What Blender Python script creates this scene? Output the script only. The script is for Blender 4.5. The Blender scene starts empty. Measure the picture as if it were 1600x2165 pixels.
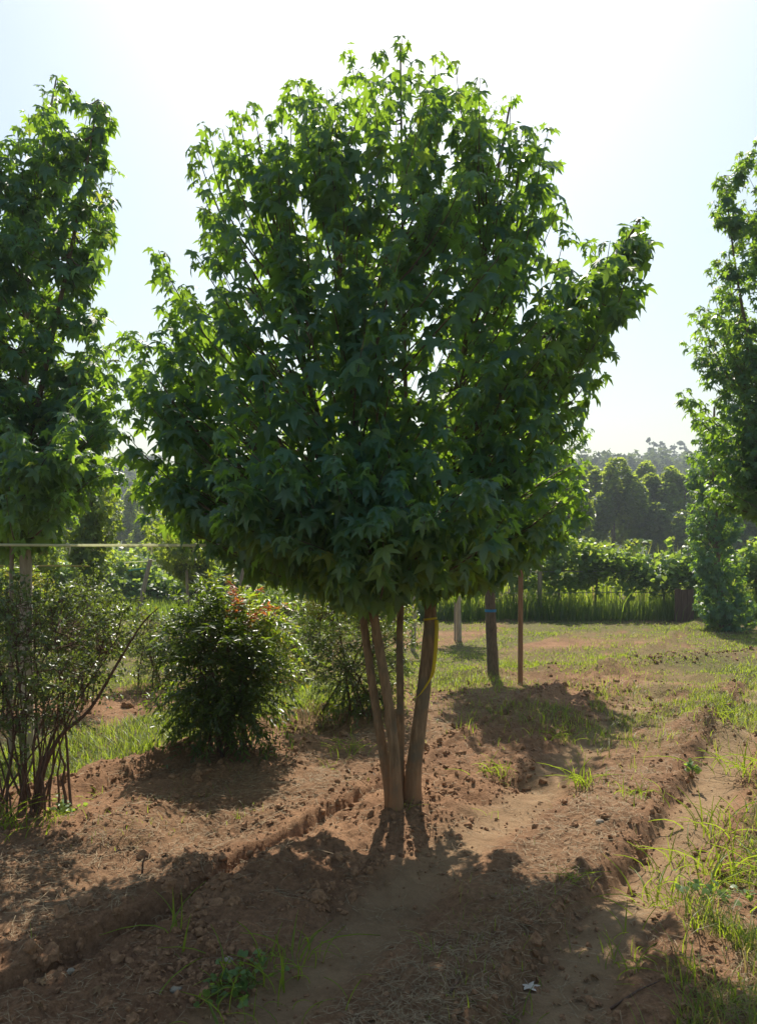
import bpy, math
import numpy as np
from mathutils import Vector, Matrix

SC = bpy.context.scene
COL = SC.collection
R = math.radians

# ------------------------------------------------------------------ camera, sky, sun, exposure
CAM_Z = 1.6
cam_data = bpy.data.cameras.new('camera')
cam = bpy.data.objects.new('camera', cam_data)
COL.objects.link(cam)
cam.location = (0, 0, CAM_Z)
cam.rotation_euler = (R(90), 0, 0)
cam_data.sensor_fit = 'HORIZONTAL'
cam_data.sensor_width = 36.0
cam_data.lens = 36.0                      # focal length = frame width
cam_data.shift_y = 82.5 / 1600.0          # keeps the trunks upright
cam_data.clip_start = 0.05
cam_data.clip_end = 2000
SC.camera = cam

SUN_EL, SUN_AZ = R(51.0), R(2.0)
world = bpy.data.worlds.new('World')
SC.world = world
world.use_nodes = True
wn = world.node_tree
wn.nodes.clear()
w_out = wn.nodes.new('ShaderNodeOutputWorld')
w_bg = wn.nodes.new('ShaderNodeBackground')
w_sky = wn.nodes.new('ShaderNodeTexSky')
w_sky.sky_type = 'NISHITA'
w_sky.sun_disc = False
w_sky.sun_elevation = SUN_EL
w_sky.sun_rotation = SUN_AZ
w_sky.altitude = 0
w_sky.air_density = 2.0
w_sky.dust_density = 1.9
w_sky.ozone_density = 3.0
w_bg.inputs['Strength'].default_value = 0.076
wn.links.new(w_sky.outputs['Color'], w_bg.inputs['Color'])
wn.links.new(w_bg.outputs['Background'], w_out.inputs['Surface'])

sun_data = bpy.data.lights.new('sun', 'SUN')
sun_data.energy = 4.8
sun_data.angle = R(0.53)
sun_data.color = (1.0, 0.93, 0.82)
sun = bpy.data.objects.new('sun', sun_data)
COL.objects.link(sun)
SUN_DIR = Vector((math.sin(SUN_AZ) * math.cos(SUN_EL), math.cos(SUN_AZ) * math.cos(SUN_EL), math.sin(SUN_EL)))
sun.rotation_euler = SUN_DIR.to_track_quat('Z', 'Y').to_euler()
sun.location = (0, 0, 30)

SC.view_settings.view_transform = 'Standard'
SC.view_settings.look = 'None'
SC.view_settings.gamma = 1.0
SC.view_settings.exposure = 0.72
SC.view_settings.use_curve_mapping = False
SC.cycles.max_bounces = 10
SC.cycles.diffuse_bounces = 5
SC.cycles.glossy_bounces = 2
SC.cycles.transmission_bounces = 6
SC.cycles.volume_bounces = 0
SC.cycles.use_denoising = True

rng = np.random.default_rng(7)

# ------------------------------------------------------------------ small helpers
def P(px, py, y):
    """Point at distance y (metres) that the photograph shows at (px, py)."""
    return np.array([(px - 800) / 1600 * y, y, CAM_Z + (1165 - py) / 1600 * y])

def norm(a):
    a = np.asarray(a, float)
    return a / np.maximum(np.linalg.norm(a, axis=-1, keepdims=True), 1e-9)

def smooth(a, b, x):
    t = np.clip((x - a) / (b - a), 0, 1)
    return t * t * (3 - 2 * t)

_lat = np.random.default_rng(3).random((256, 256))
def vnoise(x, y):
    x = np.asarray(x, float); y = np.asarray(y, float)
    xi = np.floor(x).astype(int); yi = np.floor(y).astype(int)
    fx = x - xi; fy = y - yi
    fx = fx * fx * (3 - 2 * fx); fy = fy * fy * (3 - 2 * fy)
    a = _lat[xi % 256, yi % 256]; b = _lat[(xi + 1) % 256, yi % 256]
    c = _lat[xi % 256, (yi + 1) % 256]; d = _lat[(xi + 1) % 256, (yi + 1) % 256]
    return (a * (1 - fx) + b * fx) * (1 - fy) + (c * (1 - fx) + d * fx) * fy
def fbm(x, y, octv=4):
    s = 0; a = .5; f = 1.0; n = 0
    for k in range(octv):
        s = s + a * vnoise(x * f + 17.3 * k, y * f + 9.1 * k); n += a
        a *= .5; f *= 2.03
    return s / n

class Acc:
    """Collects vertices and faces; build() links them as ONE mesh object."""
    def __init__(self):
        self.v = []; self.f = []; self.t = []; self.m = []; self.n = 0
    def add(self, v, f, tint=0.5, mi=0):
        v = np.asarray(v, float).reshape(-1, 3); f = np.asarray(f, int)
        self.v.append(v); self.f.append(f + self.n)
        tt = np.asarray(tint, float)
        self.t.append(np.broadcast_to(tt, (len(v),)) if tt.ndim == 0 else tt)
        self.m.append(np.full(len(f), mi)); self.n += len(v)
    def mesh(self, name, mats, smooth_shade=True):
        me = bpy.data.meshes.new(name)
        v = np.concatenate(self.v)
        me.vertices.add(len(v)); me.vertices.foreach_set('co', v.astype(np.float32).ravel())
        sizes = np.concatenate([np.full(len(f), f.shape[1]) for f in self.f])
        idx = np.concatenate([f.ravel() for f in self.f])
        me.loops.add(len(idx)); me.loops.foreach_set('vertex_index', idx.astype(np.int32))
        me.polygons.add(len(sizes))
        st = np.concatenate([[0], np.cumsum(sizes)[:-1]])
        me.polygons.foreach_set('loop_start', st.astype(np.int32))
        me.polygons.foreach_set('loop_total', sizes.astype(np.int32))
        me.polygons.foreach_set('use_smooth', np.full(len(sizes), smooth_shade))
        me.polygons.foreach_set('material_index', np.concatenate(self.m).astype(np.int32))
        at = me.attributes.new('tint', 'FLOAT', 'POINT')
        at.data.foreach_set('value', np.concatenate(self.t).astype(np.float32))
        for m in (mats if isinstance(mats, (list, tuple)) else [mats]):
            me.materials.append(m)
        me.update(calc_edges=True)
        me.validate()
        return me
    def build(self, name, mats, parent=None, smooth_shade=True):
        o = bpy.data.objects.new(name, self.mesh(name, mats, smooth_shade))
        if parent is not None:
            o.parent = parent
            o.location = -Vector(parent['base'])
        COL.objects.link(o)
        return o

def tag(o, label=None, cat=None, group=None, kind=None):
    if label: o['label'] = label
    if cat: o['category'] = cat
    if group: o['group'] = group
    if kind: o['kind'] = kind
    return o

def thing(name, label, cat, loc, group=None):
    """An Empty at the thing's base; parts are built in world space under it."""
    o = bpy.data.objects.new(name, None)
    o.empty_display_size = 0.2
    o.location = Vector([float(c) for c in loc]); o['base'] = [float(c) for c in loc]
    COL.objects.link(o)
    return tag(o, label, cat, group)

def frame_of(d):
    d = norm(d)
    u = np.array([0, 0, 1.0]) if abs(d[2]) < .9 else np.array([1.0, 0, 0])
    a = norm(np.cross(d, u)); return a, np.cross(d, a)

def tube(acc, pts, rad, sides=6, tint=0.5, wob=0.0, caps=True, mi=0):
    pts = np.asarray(pts, float); k = len(pts)
    rad = np.broadcast_to(np.asarray(rad, float), (k,))
    tan = np.gradient(pts, axis=0)
    a, b = frame_of(tan[0])
    vs = []
    ang = np.arange(sides) / sides * 2 * np.pi
    for i in range(k):
        t = norm(tan[i]); a = norm(a - t * np.dot(a, t)); b = np.cross(t, a)
        r = rad[i] * (1 + wob * (rng.random(sides) - .5)) if wob else rad[i] * np.ones(sides)
        vs.append(pts[i] + (np.cos(ang) * r)[:, None] * a + (np.sin(ang) * r)[:, None] * b)
    v = np.concatenate(vs)
    i0 = (np.arange(k - 1)[:, None] * sides + np.arange(sides)[None]).ravel()
    i1 = (np.arange(k - 1)[:, None] * sides + (np.arange(sides)[None] + 1) % sides).ravel()
    acc.add(v, np.stack([i0, i1, i1 + sides, i0 + sides], 1), tint, mi)
    if caps:
        n = acc.n
        acc.add(np.vstack([vs[-1], pts[-1] + norm(tan[-1]) * rad[-1] * .25]),
                [[j, (j + 1) % sides, sides] for j in range(sides)], tint, mi)
        acc.add(np.vstack([vs[0], pts[0]]), [[(j + 1) % sides, j, sides] for j in range(sides)], tint, mi)

def bez(p0, p1, p2, n):
    t = np.linspace(0, 1, n)[:, None]
    return (1 - t) ** 2 * p0 + 2 * t * (1 - t) * p1 + t ** 2 * p2

def catmull(pts, n):
    pts = np.asarray(pts, float)
    q = np.vstack([2 * pts[0] - pts[1], pts, 2 * pts[-1] - pts[-2]])
    out = []
    for i in range(1, len(q) - 2):
        t = np.linspace(0, 1, n, endpoint=False)[:, None]
        out.append(.5 * ((2 * q[i]) + (-q[i - 1] + q[i + 1]) * t + (2 * q[i - 1] - 5 * q[i] + 4 * q[i + 1] - q[i + 2]) * t ** 2
                         + (-q[i - 1] + 3 * q[i] - 3 * q[i + 1] + q[i + 2]) * t ** 3))
    out.append(pts[-1:])
    return np.concatenate(out)

def boxv(acc, c, s, rot=None, tint=0.5):
    v = np.array([[x, y, z] for x in (-1, 1) for y in (-1, 1) for z in (-1, 1)], float) * np.asarray(s) / 2
    if rot is not None: v = v @ np.asarray(rot).T
    acc.add(v + np.asarray(c), [[0, 1, 3, 2], [4, 6, 7, 5], [0, 4, 5, 1], [2, 3, 7, 6], [0, 2, 6, 4], [1, 5, 7, 3]], tint)

# ------------------------------------------------------------------ materials
def nodes_of(m):
    m.use_nodes = True
    nt = m.node_tree; nt.nodes.clear()
    return nt, nt.nodes.new, nt.links.new

def leaf_mat(name, dark, light, trans, tfac=0.42, rough=0.42, spec=0.5, bump=True, tip=None, vary=0.0):
    """Leaf: reflecting green, light shining through, a waxy sheen; 'tint' varies single leaves."""
    m = bpy.data.materials.new(name)
    nt, N, L = nodes_of(m)
    out = N('ShaderNodeOutputMaterial')
    at = N('ShaderNodeAttribute'); at.attribute_name = 'tint'
    inf = N('ShaderNodeObjectInfo')
    ad = N('ShaderNodeMath'); ad.operation = 'MULTIPLY_ADD'
    ad.inputs[1].default_value = vary
    L(inf.outputs['Random'], ad.inputs[0])
    sb = N('ShaderNodeMath'); sb.operation = 'SUBTRACT'; sb.inputs[1].default_value = vary / 2
    L(at.outputs['Fac'], sb.inputs[0]); L(sb.outputs[0], ad.inputs[2])
    r1 = N('ShaderNodeValToRGB'); e = r1.color_ramp.elements
    e[0].position = 0.1; e[0].color = (*dark, 1); e[1].position = 0.62 if tip and len(tip) > 2 else 0.8; e[1].color = (*light, 1)
    if tip:
        if len(tip) > 2: q = e.new(0.86); q.color = (*tip[2], 1)
        q = e.new(0.98); q.color = (*tip[0], 1)
    r2 = N('ShaderNodeValToRGB'); e = r2.color_ramp.elements
    e[0].position = 0.1; e[0].color = (*[c * .72 for c in trans], 1); e[1].position = 0.62 if tip and len(tip) > 2 else 0.8; e[1].color = (*[c * 1.15 for c in trans], 1)
    if tip:
        if len(tip) > 2: q = e.new(0.86); q.color = (*tip[3], 1)
        q = e.new(0.98); q.color = (*tip[1], 1)
    L(ad.outputs[0], r1.inputs[0]); L(ad.outputs[0], r2.inputs[0])
    pb = N('ShaderNodeBsdfPrincipled')
    pb.inputs['Roughness'].default_value = rough
    pb.inputs['Specular IOR Level'].default_value = spec
    L(r1.outputs[0], pb.inputs['Base Color'])
    tr = N('ShaderNodeBsdfTranslucent'); L(r2.outputs[0], tr.inputs['Color'])
    mx = N('ShaderNodeMixShader'); mx.inputs[0].default_value = tfac
    L(pb.outputs[0], mx.inputs[1]); L(tr.outputs[0], mx.inputs[2])
    L(mx.outputs[0], out.inputs['Surface'])
    if bump:
        tc = N('ShaderNodeTexCoord'); nz = N('ShaderNodeTexNoise')
        nz.inputs['Scale'].default_value = 60; nz.inputs['Detail'].default_value = 2
        bp = N('ShaderNodeBump'); bp.inputs['Strength'].default_value = 0.35; bp.inputs['Distance'].default_value = 0.004
        L(tc.outputs['Object'], nz.inputs['Vector']); L(nz.outputs['Fac'], bp.inputs['Height'])
        L(bp.outputs[0], pb.inputs['Normal'])
    return m

def rough_mat(name, c1, c2, scale=(30, 30, 6), bump=0.6, dist=0.006, rough=0.85, c3=None, splash=None):
    """Bark, wood, soil: two or three colours through stretched noise, with relief."""
    m = bpy.data.materials.new(name)
    nt, N, L = nodes_of(m)
    out = N('ShaderNodeOutputMaterial'); pb = N('ShaderNodeBsdfPrincipled')
    tc = N('ShaderNodeTexCoord'); mp = N('ShaderNodeMapping'); mp.inputs['Scale'].default_value = scale
    L(tc.outputs['Object'], mp.inputs['Vector'])
    nz = N('ShaderNodeTexNoise'); nz.inputs['Scale'].default_value = 1.0; nz.inputs['Detail'].default_value = 6; nz.inputs['Roughness'].default_value = .65
    L(mp.outputs[0], nz.inputs['Vector'])
    rp = N('ShaderNodeValToRGB'); e = rp.color_ramp.elements
    e[0].position = .32; e[0].color = (*c1, 1); e[1].position = .68; e[1].color = (*c2, 1)
    L(nz.outputs['Fac'], rp.inputs[0])
    col = rp.outputs[0]
    if c3:
        n2 = N('ShaderNodeTexNoise'); n2.inputs['Scale'].default_value = 7; n2.inputs['Detail'].default_value = 3
        L(tc.outputs['Object'], n2.inputs['Vector'])
        r2 = N('ShaderNodeValToRGB'); r2.color_ramp.elements[0].position = .52; r2.color_ramp.elements[1].position = .66
        L(n2.outputs['Fac'], r2.inputs[0])
        mc = N('ShaderNodeMixRGB'); mc.inputs[2].default_value = (*c3, 1)
        L(r2.outputs[0], mc.inputs[0]); L(col, mc.inputs[1]); col = mc.outputs[0]
    if splash:
        ge = N('ShaderNodeNewGeometry'); sx = N('ShaderNodeSeparateXYZ'); L(ge.outputs['Position'], sx.inputs[0])
        n3 = N('ShaderNodeTexNoise'); n3.inputs['Scale'].default_value = 22; n3.inputs['Detail'].default_value = 4; L(tc.outputs['Object'], n3.inputs['Vector'])
        ma = N('ShaderNodeMath'); ma.operation = 'MULTIPLY_ADD'; ma.inputs[1].default_value = -.35; L(n3.outputs['Fac'], ma.inputs[0]); L(sx.outputs['Z'], ma.inputs[2])
        r3 = N('ShaderNodeMapRange'); r3.inputs[1].default_value = .0; r3.inputs[2].default_value = .22; r3.inputs[3].default_value = .8; r3.inputs[4].default_value = 0
        L(ma.outputs[0], r3.inputs[0])
        m3 = N('ShaderNodeMixRGB'); m3.inputs[2].default_value = (*splash, 1); L(r3.outputs[0], m3.inputs[0]); L(col, m3.inputs[1]); col = m3.outputs[0]
    L(col, pb.inputs['Base Color'])
    pb.inputs['Roughness'].default_value = rough; pb.inputs['Specular IOR Level'].default_value = .2
    bp = N('ShaderNodeBump'); bp.inputs['Strength'].default_value = bump; bp.inputs['Distance'].default_value = dist
    L(nz.outputs['Fac'], bp.inputs['Height']); L(bp.outputs[0], pb.inputs['Normal'])
    L(pb.outputs[0], out.inputs['Surface'])
    return m

M = {}
M['gum'] = leaf_mat('sweetgum_leaf', (0.038, 0.128, 0.100), (0.056, 0.155, 0.085), (0.36, 0.57, 0.034), .49, .42, .7,
                    tip=((0.10, 0.15, 0.03), (0.52, 0.56, 0.06)), vary=.22)
M['gum_far'] = leaf_mat('background_tree_leaf', (0.036, 0.09, 0.045), (0.085, 0.155, 0.045), (0.52, 0.64, 0.05), .5, .45, .5, bump=False)
M['nandina'] = leaf_mat('nandina_leaf', (0.016, 0.040, 0.020), (0.035, 0.075, 0.022), (0.26, 0.38, 0.02), .38, .36, .5, bump=False,
                        tip=((0.26, 0.08, 0.025), (0.75, 0.22, 0.05), (0.09, 0.15, 0.022), (0.55, 0.76, 0.04)))
M['bush'] = leaf_mat('small_bush_leaf', (0.046, 0.078, 0.034), (0.085, 0.125, 0.048), (0.30, 0.40, 0.04), .36, .36, .5, bump=False,
                     tip=((0.16, 0.15, 0.02), (0.60, 0.50, 0.03)))
M['vine'] = leaf_mat('grape_leaf', (0.05, 0.115, 0.040), (0.10, 0.19, 0.06), (0.42, 0.58, 0.06), .45, .42, .5, bump=False,
                     tip=((0.14, 0.20, 0.04), (0.55, 0.62, 0.07)))
M['grass'] = leaf_mat('grass_blade', (0.055, 0.10, 0.025), (0.095, 0.15, 0.032), (0.42, 0.53, 0.03), .5, .45, .4, bump=False,
                      tip=((0.22, 0.17, 0.07), (0.42, 0.33, 0.10)))
M['weed'] = leaf_mat('tall_weed', (0.04, 0.09, 0.026), (0.075, 0.135, 0.035), (0.36, 0.50, 0.04), .48, .45, .4, bump=False)
M['wood_far'] = leaf_mat('hillside_foliage', (0.035, 0.060, 0.028), (0.075, 0.095, 0.035), (0.18, 0.24, 0.05), .33, .8, .08, bump=False)
M['pine'] = leaf_mat('pine_needles', (0.022, 0.045, 0.028), (0.035, 0.06, 0.032), (0.08, 0.12, 0.03), .25, .6, .3, bump=False)
M['bark'] = rough_mat('sweetgum_bark', (0.135, 0.090, 0.053), (0.34, 0.235, 0.14), (48, 48, 7), 1.0, .016, .88, (0.17, 0.14, 0.095), splash=(0.30, 0.165, 0.085))
M['bark_grey'] = rough_mat('grey_bark', (0.09, 0.07, 0.052), (0.21, 0.165, 0.12), (70, 70, 16), .9, .010, .9)
M['bark_pale'] = rough_mat('pale_bark', (0.30, 0.25, 0.19), (0.46, 0.40, 0.31), (40, 40, 8), .5, .005, .9)
M['twig'] = rough_mat('twig_bark', (0.10, 0.07, 0.045), (0.19, 0.14, 0.085), (60, 60, 14), .5, .003, .8)
M['shrub_stem'] = rough_mat('shrub_stem_bark', (0.075, 0.045, 0.03), (0.16, 0.095, 0.065), (70, 70, 14), .6, .004, .85)
M['stake'] = rough_mat('brown_stake_wood', (0.21, 0.11, 0.06), (0.34, 0.20, 0.115), (60, 60, 5), .5, .003, .8)
M['stake_grey'] = rough_mat('weathered_stake_wood', (0.20, 0.16, 0.12), (0.36, 0.30, 0.23), (60, 60, 5), .5, .003, .85)
M['board'] = rough_mat('dark_board_wood', (0.075, 0.045, 0.036), (0.15, 0.095, 0.075), (45, 45, 5), .5, .004, .85)
M['clod'] = rough_mat('soil_clod', (0.155, 0.080, 0.043), (0.34, 0.195, 0.104), (55, 55, 55), .8, .006, .95)
M['stone'] = rough_mat('pale_stone', (0.20, 0.165, 0.12), (0.36, 0.31, 0.24), (40, 40, 40), .5, .004, .8)
M['straw'] = rough_mat('dry_straw', (0.15, 0.10, 0.055), (0.42, 0.32, 0.19), (35, 35, 35), .0, .001, .7)
M['dead_leaf'] = rough_mat('dead_leaf', (0.40, 0.35, 0.29), (0.56, 0.50, 0.43), (60, 60, 60), .3, .002, .7)
M['hill'] = rough_mat('hill_ground', (0.03, 0.05, 0.02), (0.06, 0.08, 0.03), (.1, .1, .1), .0, .1, .95)

def plain_mat(name, c, rough=.5, trans=None, tfac=.3, noise=0.12):
    m = bpy.data.materials.new(name)
    nt, N, L = nodes_of(m)
    out = N('ShaderNodeOutputMaterial'); pb = N('ShaderNodeBsdfPrincipled')
    nz = N('ShaderNodeTexNoise'); nz.inputs['Scale'].default_value = 25
    tc = N('ShaderNodeTexCoord'); L(tc.outputs['Object'], nz.inputs['Vector'])
    mc = N('ShaderNodeMixRGB'); mc.inputs[1].default_value = (*[k * (1 - noise) for k in c], 1); mc.inputs[2].default_value = (*[min(1, k * (1 + noise)) for k in c], 1)
    L(nz.outputs['Fac'], mc.inputs[0]); L(mc.outputs[0], pb.inputs['Base Color'])
    pb.inputs['Roughness'].default_value = rough
    if trans:
        tr = N('ShaderNodeBsdfTranslucent'); tr.inputs['Color'].default_value = (*trans, 1)
        mx = N('ShaderNodeMixShader'); mx.inputs[0].default_value = tfac
        L(pb.outputs[0], mx.inputs[1]); L(tr.outputs[0], mx.inputs[2]); L(mx.outputs[0], out.inputs['Surface'])
    else:
        L(pb.outputs[0], out.inputs['Surface'])
    return m
M['tape_yellow'] = plain_mat('yellow_plastic_tape', (0.62, 0.50, 0.02), .4, (0.75, 0.62, 0.02), .35)
M['tape_blue'] = plain_mat('blue_plastic_tape', (0.02, 0.20, 0.42), .4)
M['strap'] = plain_mat('pale_plastic_strap', (0.80, 0.80, 0.62), .4, (0.85, 0.85, 0.62), .5)
M['strap_dull'] = plain_mat('dull_yellow_strap', (0.40, 0.33, 0.10), .5, (0.42, 0.36, 0.10), .3)
M['hose'] = plain_mat('green_hose', (0.03, 0.22, 0.14), .4)
M['wire'] = plain_mat('dull_wire', (0.25, 0.25, 0.24), .4)
M['flower'] = plain_mat('pale_flower', (0.7, 0.66, 0.6), .6, (0.7, 0.66, 0.6), .3)

# ------------------------------------------------------------------ ground
DX, DY = math.sin(R(31)), math.cos(R(31))          # the rows run up to the right
def vcoord(x, y): return x * DY - y * DX           # across the rows
def ucoord(x, y): return x * DX + y * DY           # along the rows
PROF_V = [-9, -7.2, -6.9, -6.3, -5.7, -5.5, -4.55, -4.42, -4.25, -4.12, -4.0, -3.7, -3.3, -3.0, -2.72, -2.63, -2.60, -2.555, -2.525,
          -2.3, -2.08, -1.96, -1.74, -1.58, -1.46, -1.25, -1.04, -0.93, -0.89, -0.855, -0.56, -0.48, -0.15, 0.5, 1.2, 2, 5]
PROF_Z = [0, 0.00, .05, .06, .03, .0, .0, .09, .12, .05, .05, .10, .09, .05, .06, .055, -.06, -.065, .015,
          .065, .065, .045, -.035, -.04, .015, .035, .085, .09, .03, -.045, -.05, .035, .06, .04, .03, .02, 0]
MOUNDS = [(0.14, 4.55, .42, .05), (1.48, 7.9, .75, .10), (-1.15, 5.75, .55, .05), (-2.05, 4.5, .45, .04), (-0.13, 7.0, .5, .05),
          (2.9, 6.6, .28, .16), (2.45, 5.9, .22, .10), (0.55, 4.9, .16, -.08), (0.95, 5.3, .14, -.08), (-.35, 6.55, .28, -.12), (3.3, 8.6, .4, .10), (2.7, 7.4, .35, .10),
          (4.4, 10.8, .5, .10), (3.1, 9.9, .3, .08), (-1.9, 5.25, .2, .05), (-1.45, 4.1, .22, .06), (0.6, 3.95, .22, .05),
          (-.45, 3.75, .25, .05), (1.15, 3.3, .25, .03), (1.35, 4.55, .2, .04)]
def ground_z(x, y):
    x = np.asarray(x, float); y = np.asarray(y, float)
    v = vcoord(x, y); u = ucoord(x, y)
    vw = v + .05 * (vnoise(u * 1.4, v * .8 + 5) - .5) + .035 * (vnoise(u * 5.2, v * 2.1 + 3) - .5)
    vw = vw + .11 * (1 - smooth(3.0, 4.1, y)) * smooth(-1.35, -1.15, v)
    fade = 1 - smooth(8.5, 11.0, y) * .85
    near = 1 - smooth(14, 22, y)
    z = np.interp(vw, PROF_V, PROF_Z) * fade * .72
    # the trench left of the tree closes near the trunk; the wheel ruts come and go
    close = smooth(4.4, 4.75, u) * np.exp(-((v + 2.55) / .12) ** 2)
    z = z + close * .10
    soilness = np.exp(-((vw + 2.2) / .45) ** 2) + np.exp(-((vw + 4.15) / .35) ** 2) + np.exp(-((vw + .96) / .11) ** 2) + .55
    z = z + (fbm(x * 2.2, y * 2.2, 4) - .5) * .13 * near * (0.5 + .5 * fade)
    rut = np.exp(-((vw + .70) / .15) ** 2) + np.exp(-((vw + 1.72) / .16) ** 2)
    z = z + (fbm(x * 13, y * 13, 3) - .5) * .055 * np.clip(soilness, 0, 1.3) * (1 - .85 * np.clip(rut, 0, 1)) * near
    z = z + (fbm(x * 42, y * 42, 2) - .5) * .026 * np.clip(soilness, 0, 1.3) * (1 - .6 * np.clip(rut, 0, 1)) * (1 - smooth(6, 9, y))
    for mx_, my_, r_, a_ in MOUNDS:
        z = z + a_ * np.exp(-(((x - mx_) ** 2 + (y - my_) ** 2) / (r_ * r_)))
    # clod bank that crosses behind on the right
    t = (x - 1.0) / 5.0
    line = y - (9.3 + t * 2.2)
    z = z + .11 * np.exp(-(line / .35) ** 2) * smooth(.3, 1.2, x) * (.4 + fbm(x * 2.5, y * 2.5, 3))
    z = z + np.clip(y - 60, 0, None) * .012 * 0
    return z
G0 = float(ground_z(0.0, 0.0))

def grassiness(x, y):
    x = np.asarray(x, float); y = np.asarray(y, float)
    v = vcoord(x, y) + .16 * (fbm(x * 1.7, y * 1.7, 3) - .5)
    n = fbm(x * .9 + 40, y * .9, 4); n2 = fbm(x * 3.1 + 11, y * 3.1, 3)
    lawn = smooth(8.7, 10.2, y + 1.6 * (n - .5) + .25 * np.clip(-x, 0, 4))
    bare = np.exp(-(((x - 2.3) / 2.2) ** 2 + ((y - 13.0) / .9) ** 2)) + .8 * np.exp(-(((x - 1.6) / 1.5) ** 2 + ((y - 14.6) / .5) ** 2)) + .8 * np.exp(-(((x - 6.5) / 1.3) ** 2 + ((y - 17.0) / .5) ** 2))
    lawn = lawn * np.clip(1.1 - 1.3 * bare, 0, 1) * smooth(.25, .5, n2 + .12) * (.72 + .28 * smooth(.38, .55, n))
    strip = smooth(-5.75, -5.5, v) * (1 - smooth(-4.6, -4.42, v)) * smooth(.15, .42, n2 + .12)
    bank = smooth(-.50, -.36, v + .09 * (1 - smooth(3.0, 4.1, y))) * smooth(.34, .58, n2 + .04) * (1 - smooth(7, 9, y)) * .65
    farleft = (1 - smooth(-7.6, -7.0, v)) * smooth(.3, .55, n2 + .1)
    mid = np.exp(-(((x - 2.1) / 1.1) ** 2 + ((y - 7.2) / .95) ** 2)) * .7 * smooth(.36, .56, n2 + .06)
    mid = np.maximum(mid, np.exp(-(((x - 3.6) / .9) ** 2 + ((y - 7.6) / 1.2) ** 2)) * .9 * smooth(.36, .56, n2 + .08))
    mid = np.maximum(mid, np.exp(-(((x - 4.6) / 1.2) ** 2 + ((y - 9.2) / .9) ** 2)) * .9 * smooth(.36, .56, n2 + .1))
    mid2 = np.exp(-(((x + .75) / .8) ** 2 + ((y - 7.9) / .9) ** 2)) * smooth(.3, .5, n2 + .1)
    mid3 = np.exp(-(((x - .9) / .8) ** 2 + ((y - 9.0) / .9) ** 2)) * smooth(.3, .5, n2 + .1)
    g = np.maximum.reduce([lawn, strip, bank, farleft, mid, mid2, mid3])
    return np.clip(g, 0, 1)

def litter(x, y):
    v = vcoord(x, y)
    a = smooth(-1.55, -1.3, v) * (1 - smooth(-1.05, -.92, v))
    b = smooth(-3.6, -3.4, v) * (1 - smooth(-2.8, -2.66, v)) * .8
    c = smooth(-.4, -.2, v) * .6
    return np.clip(np.maximum.reduce([a, b, c]) * (1 - smooth(7, 9, y)) + .30, 0, 1)

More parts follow.
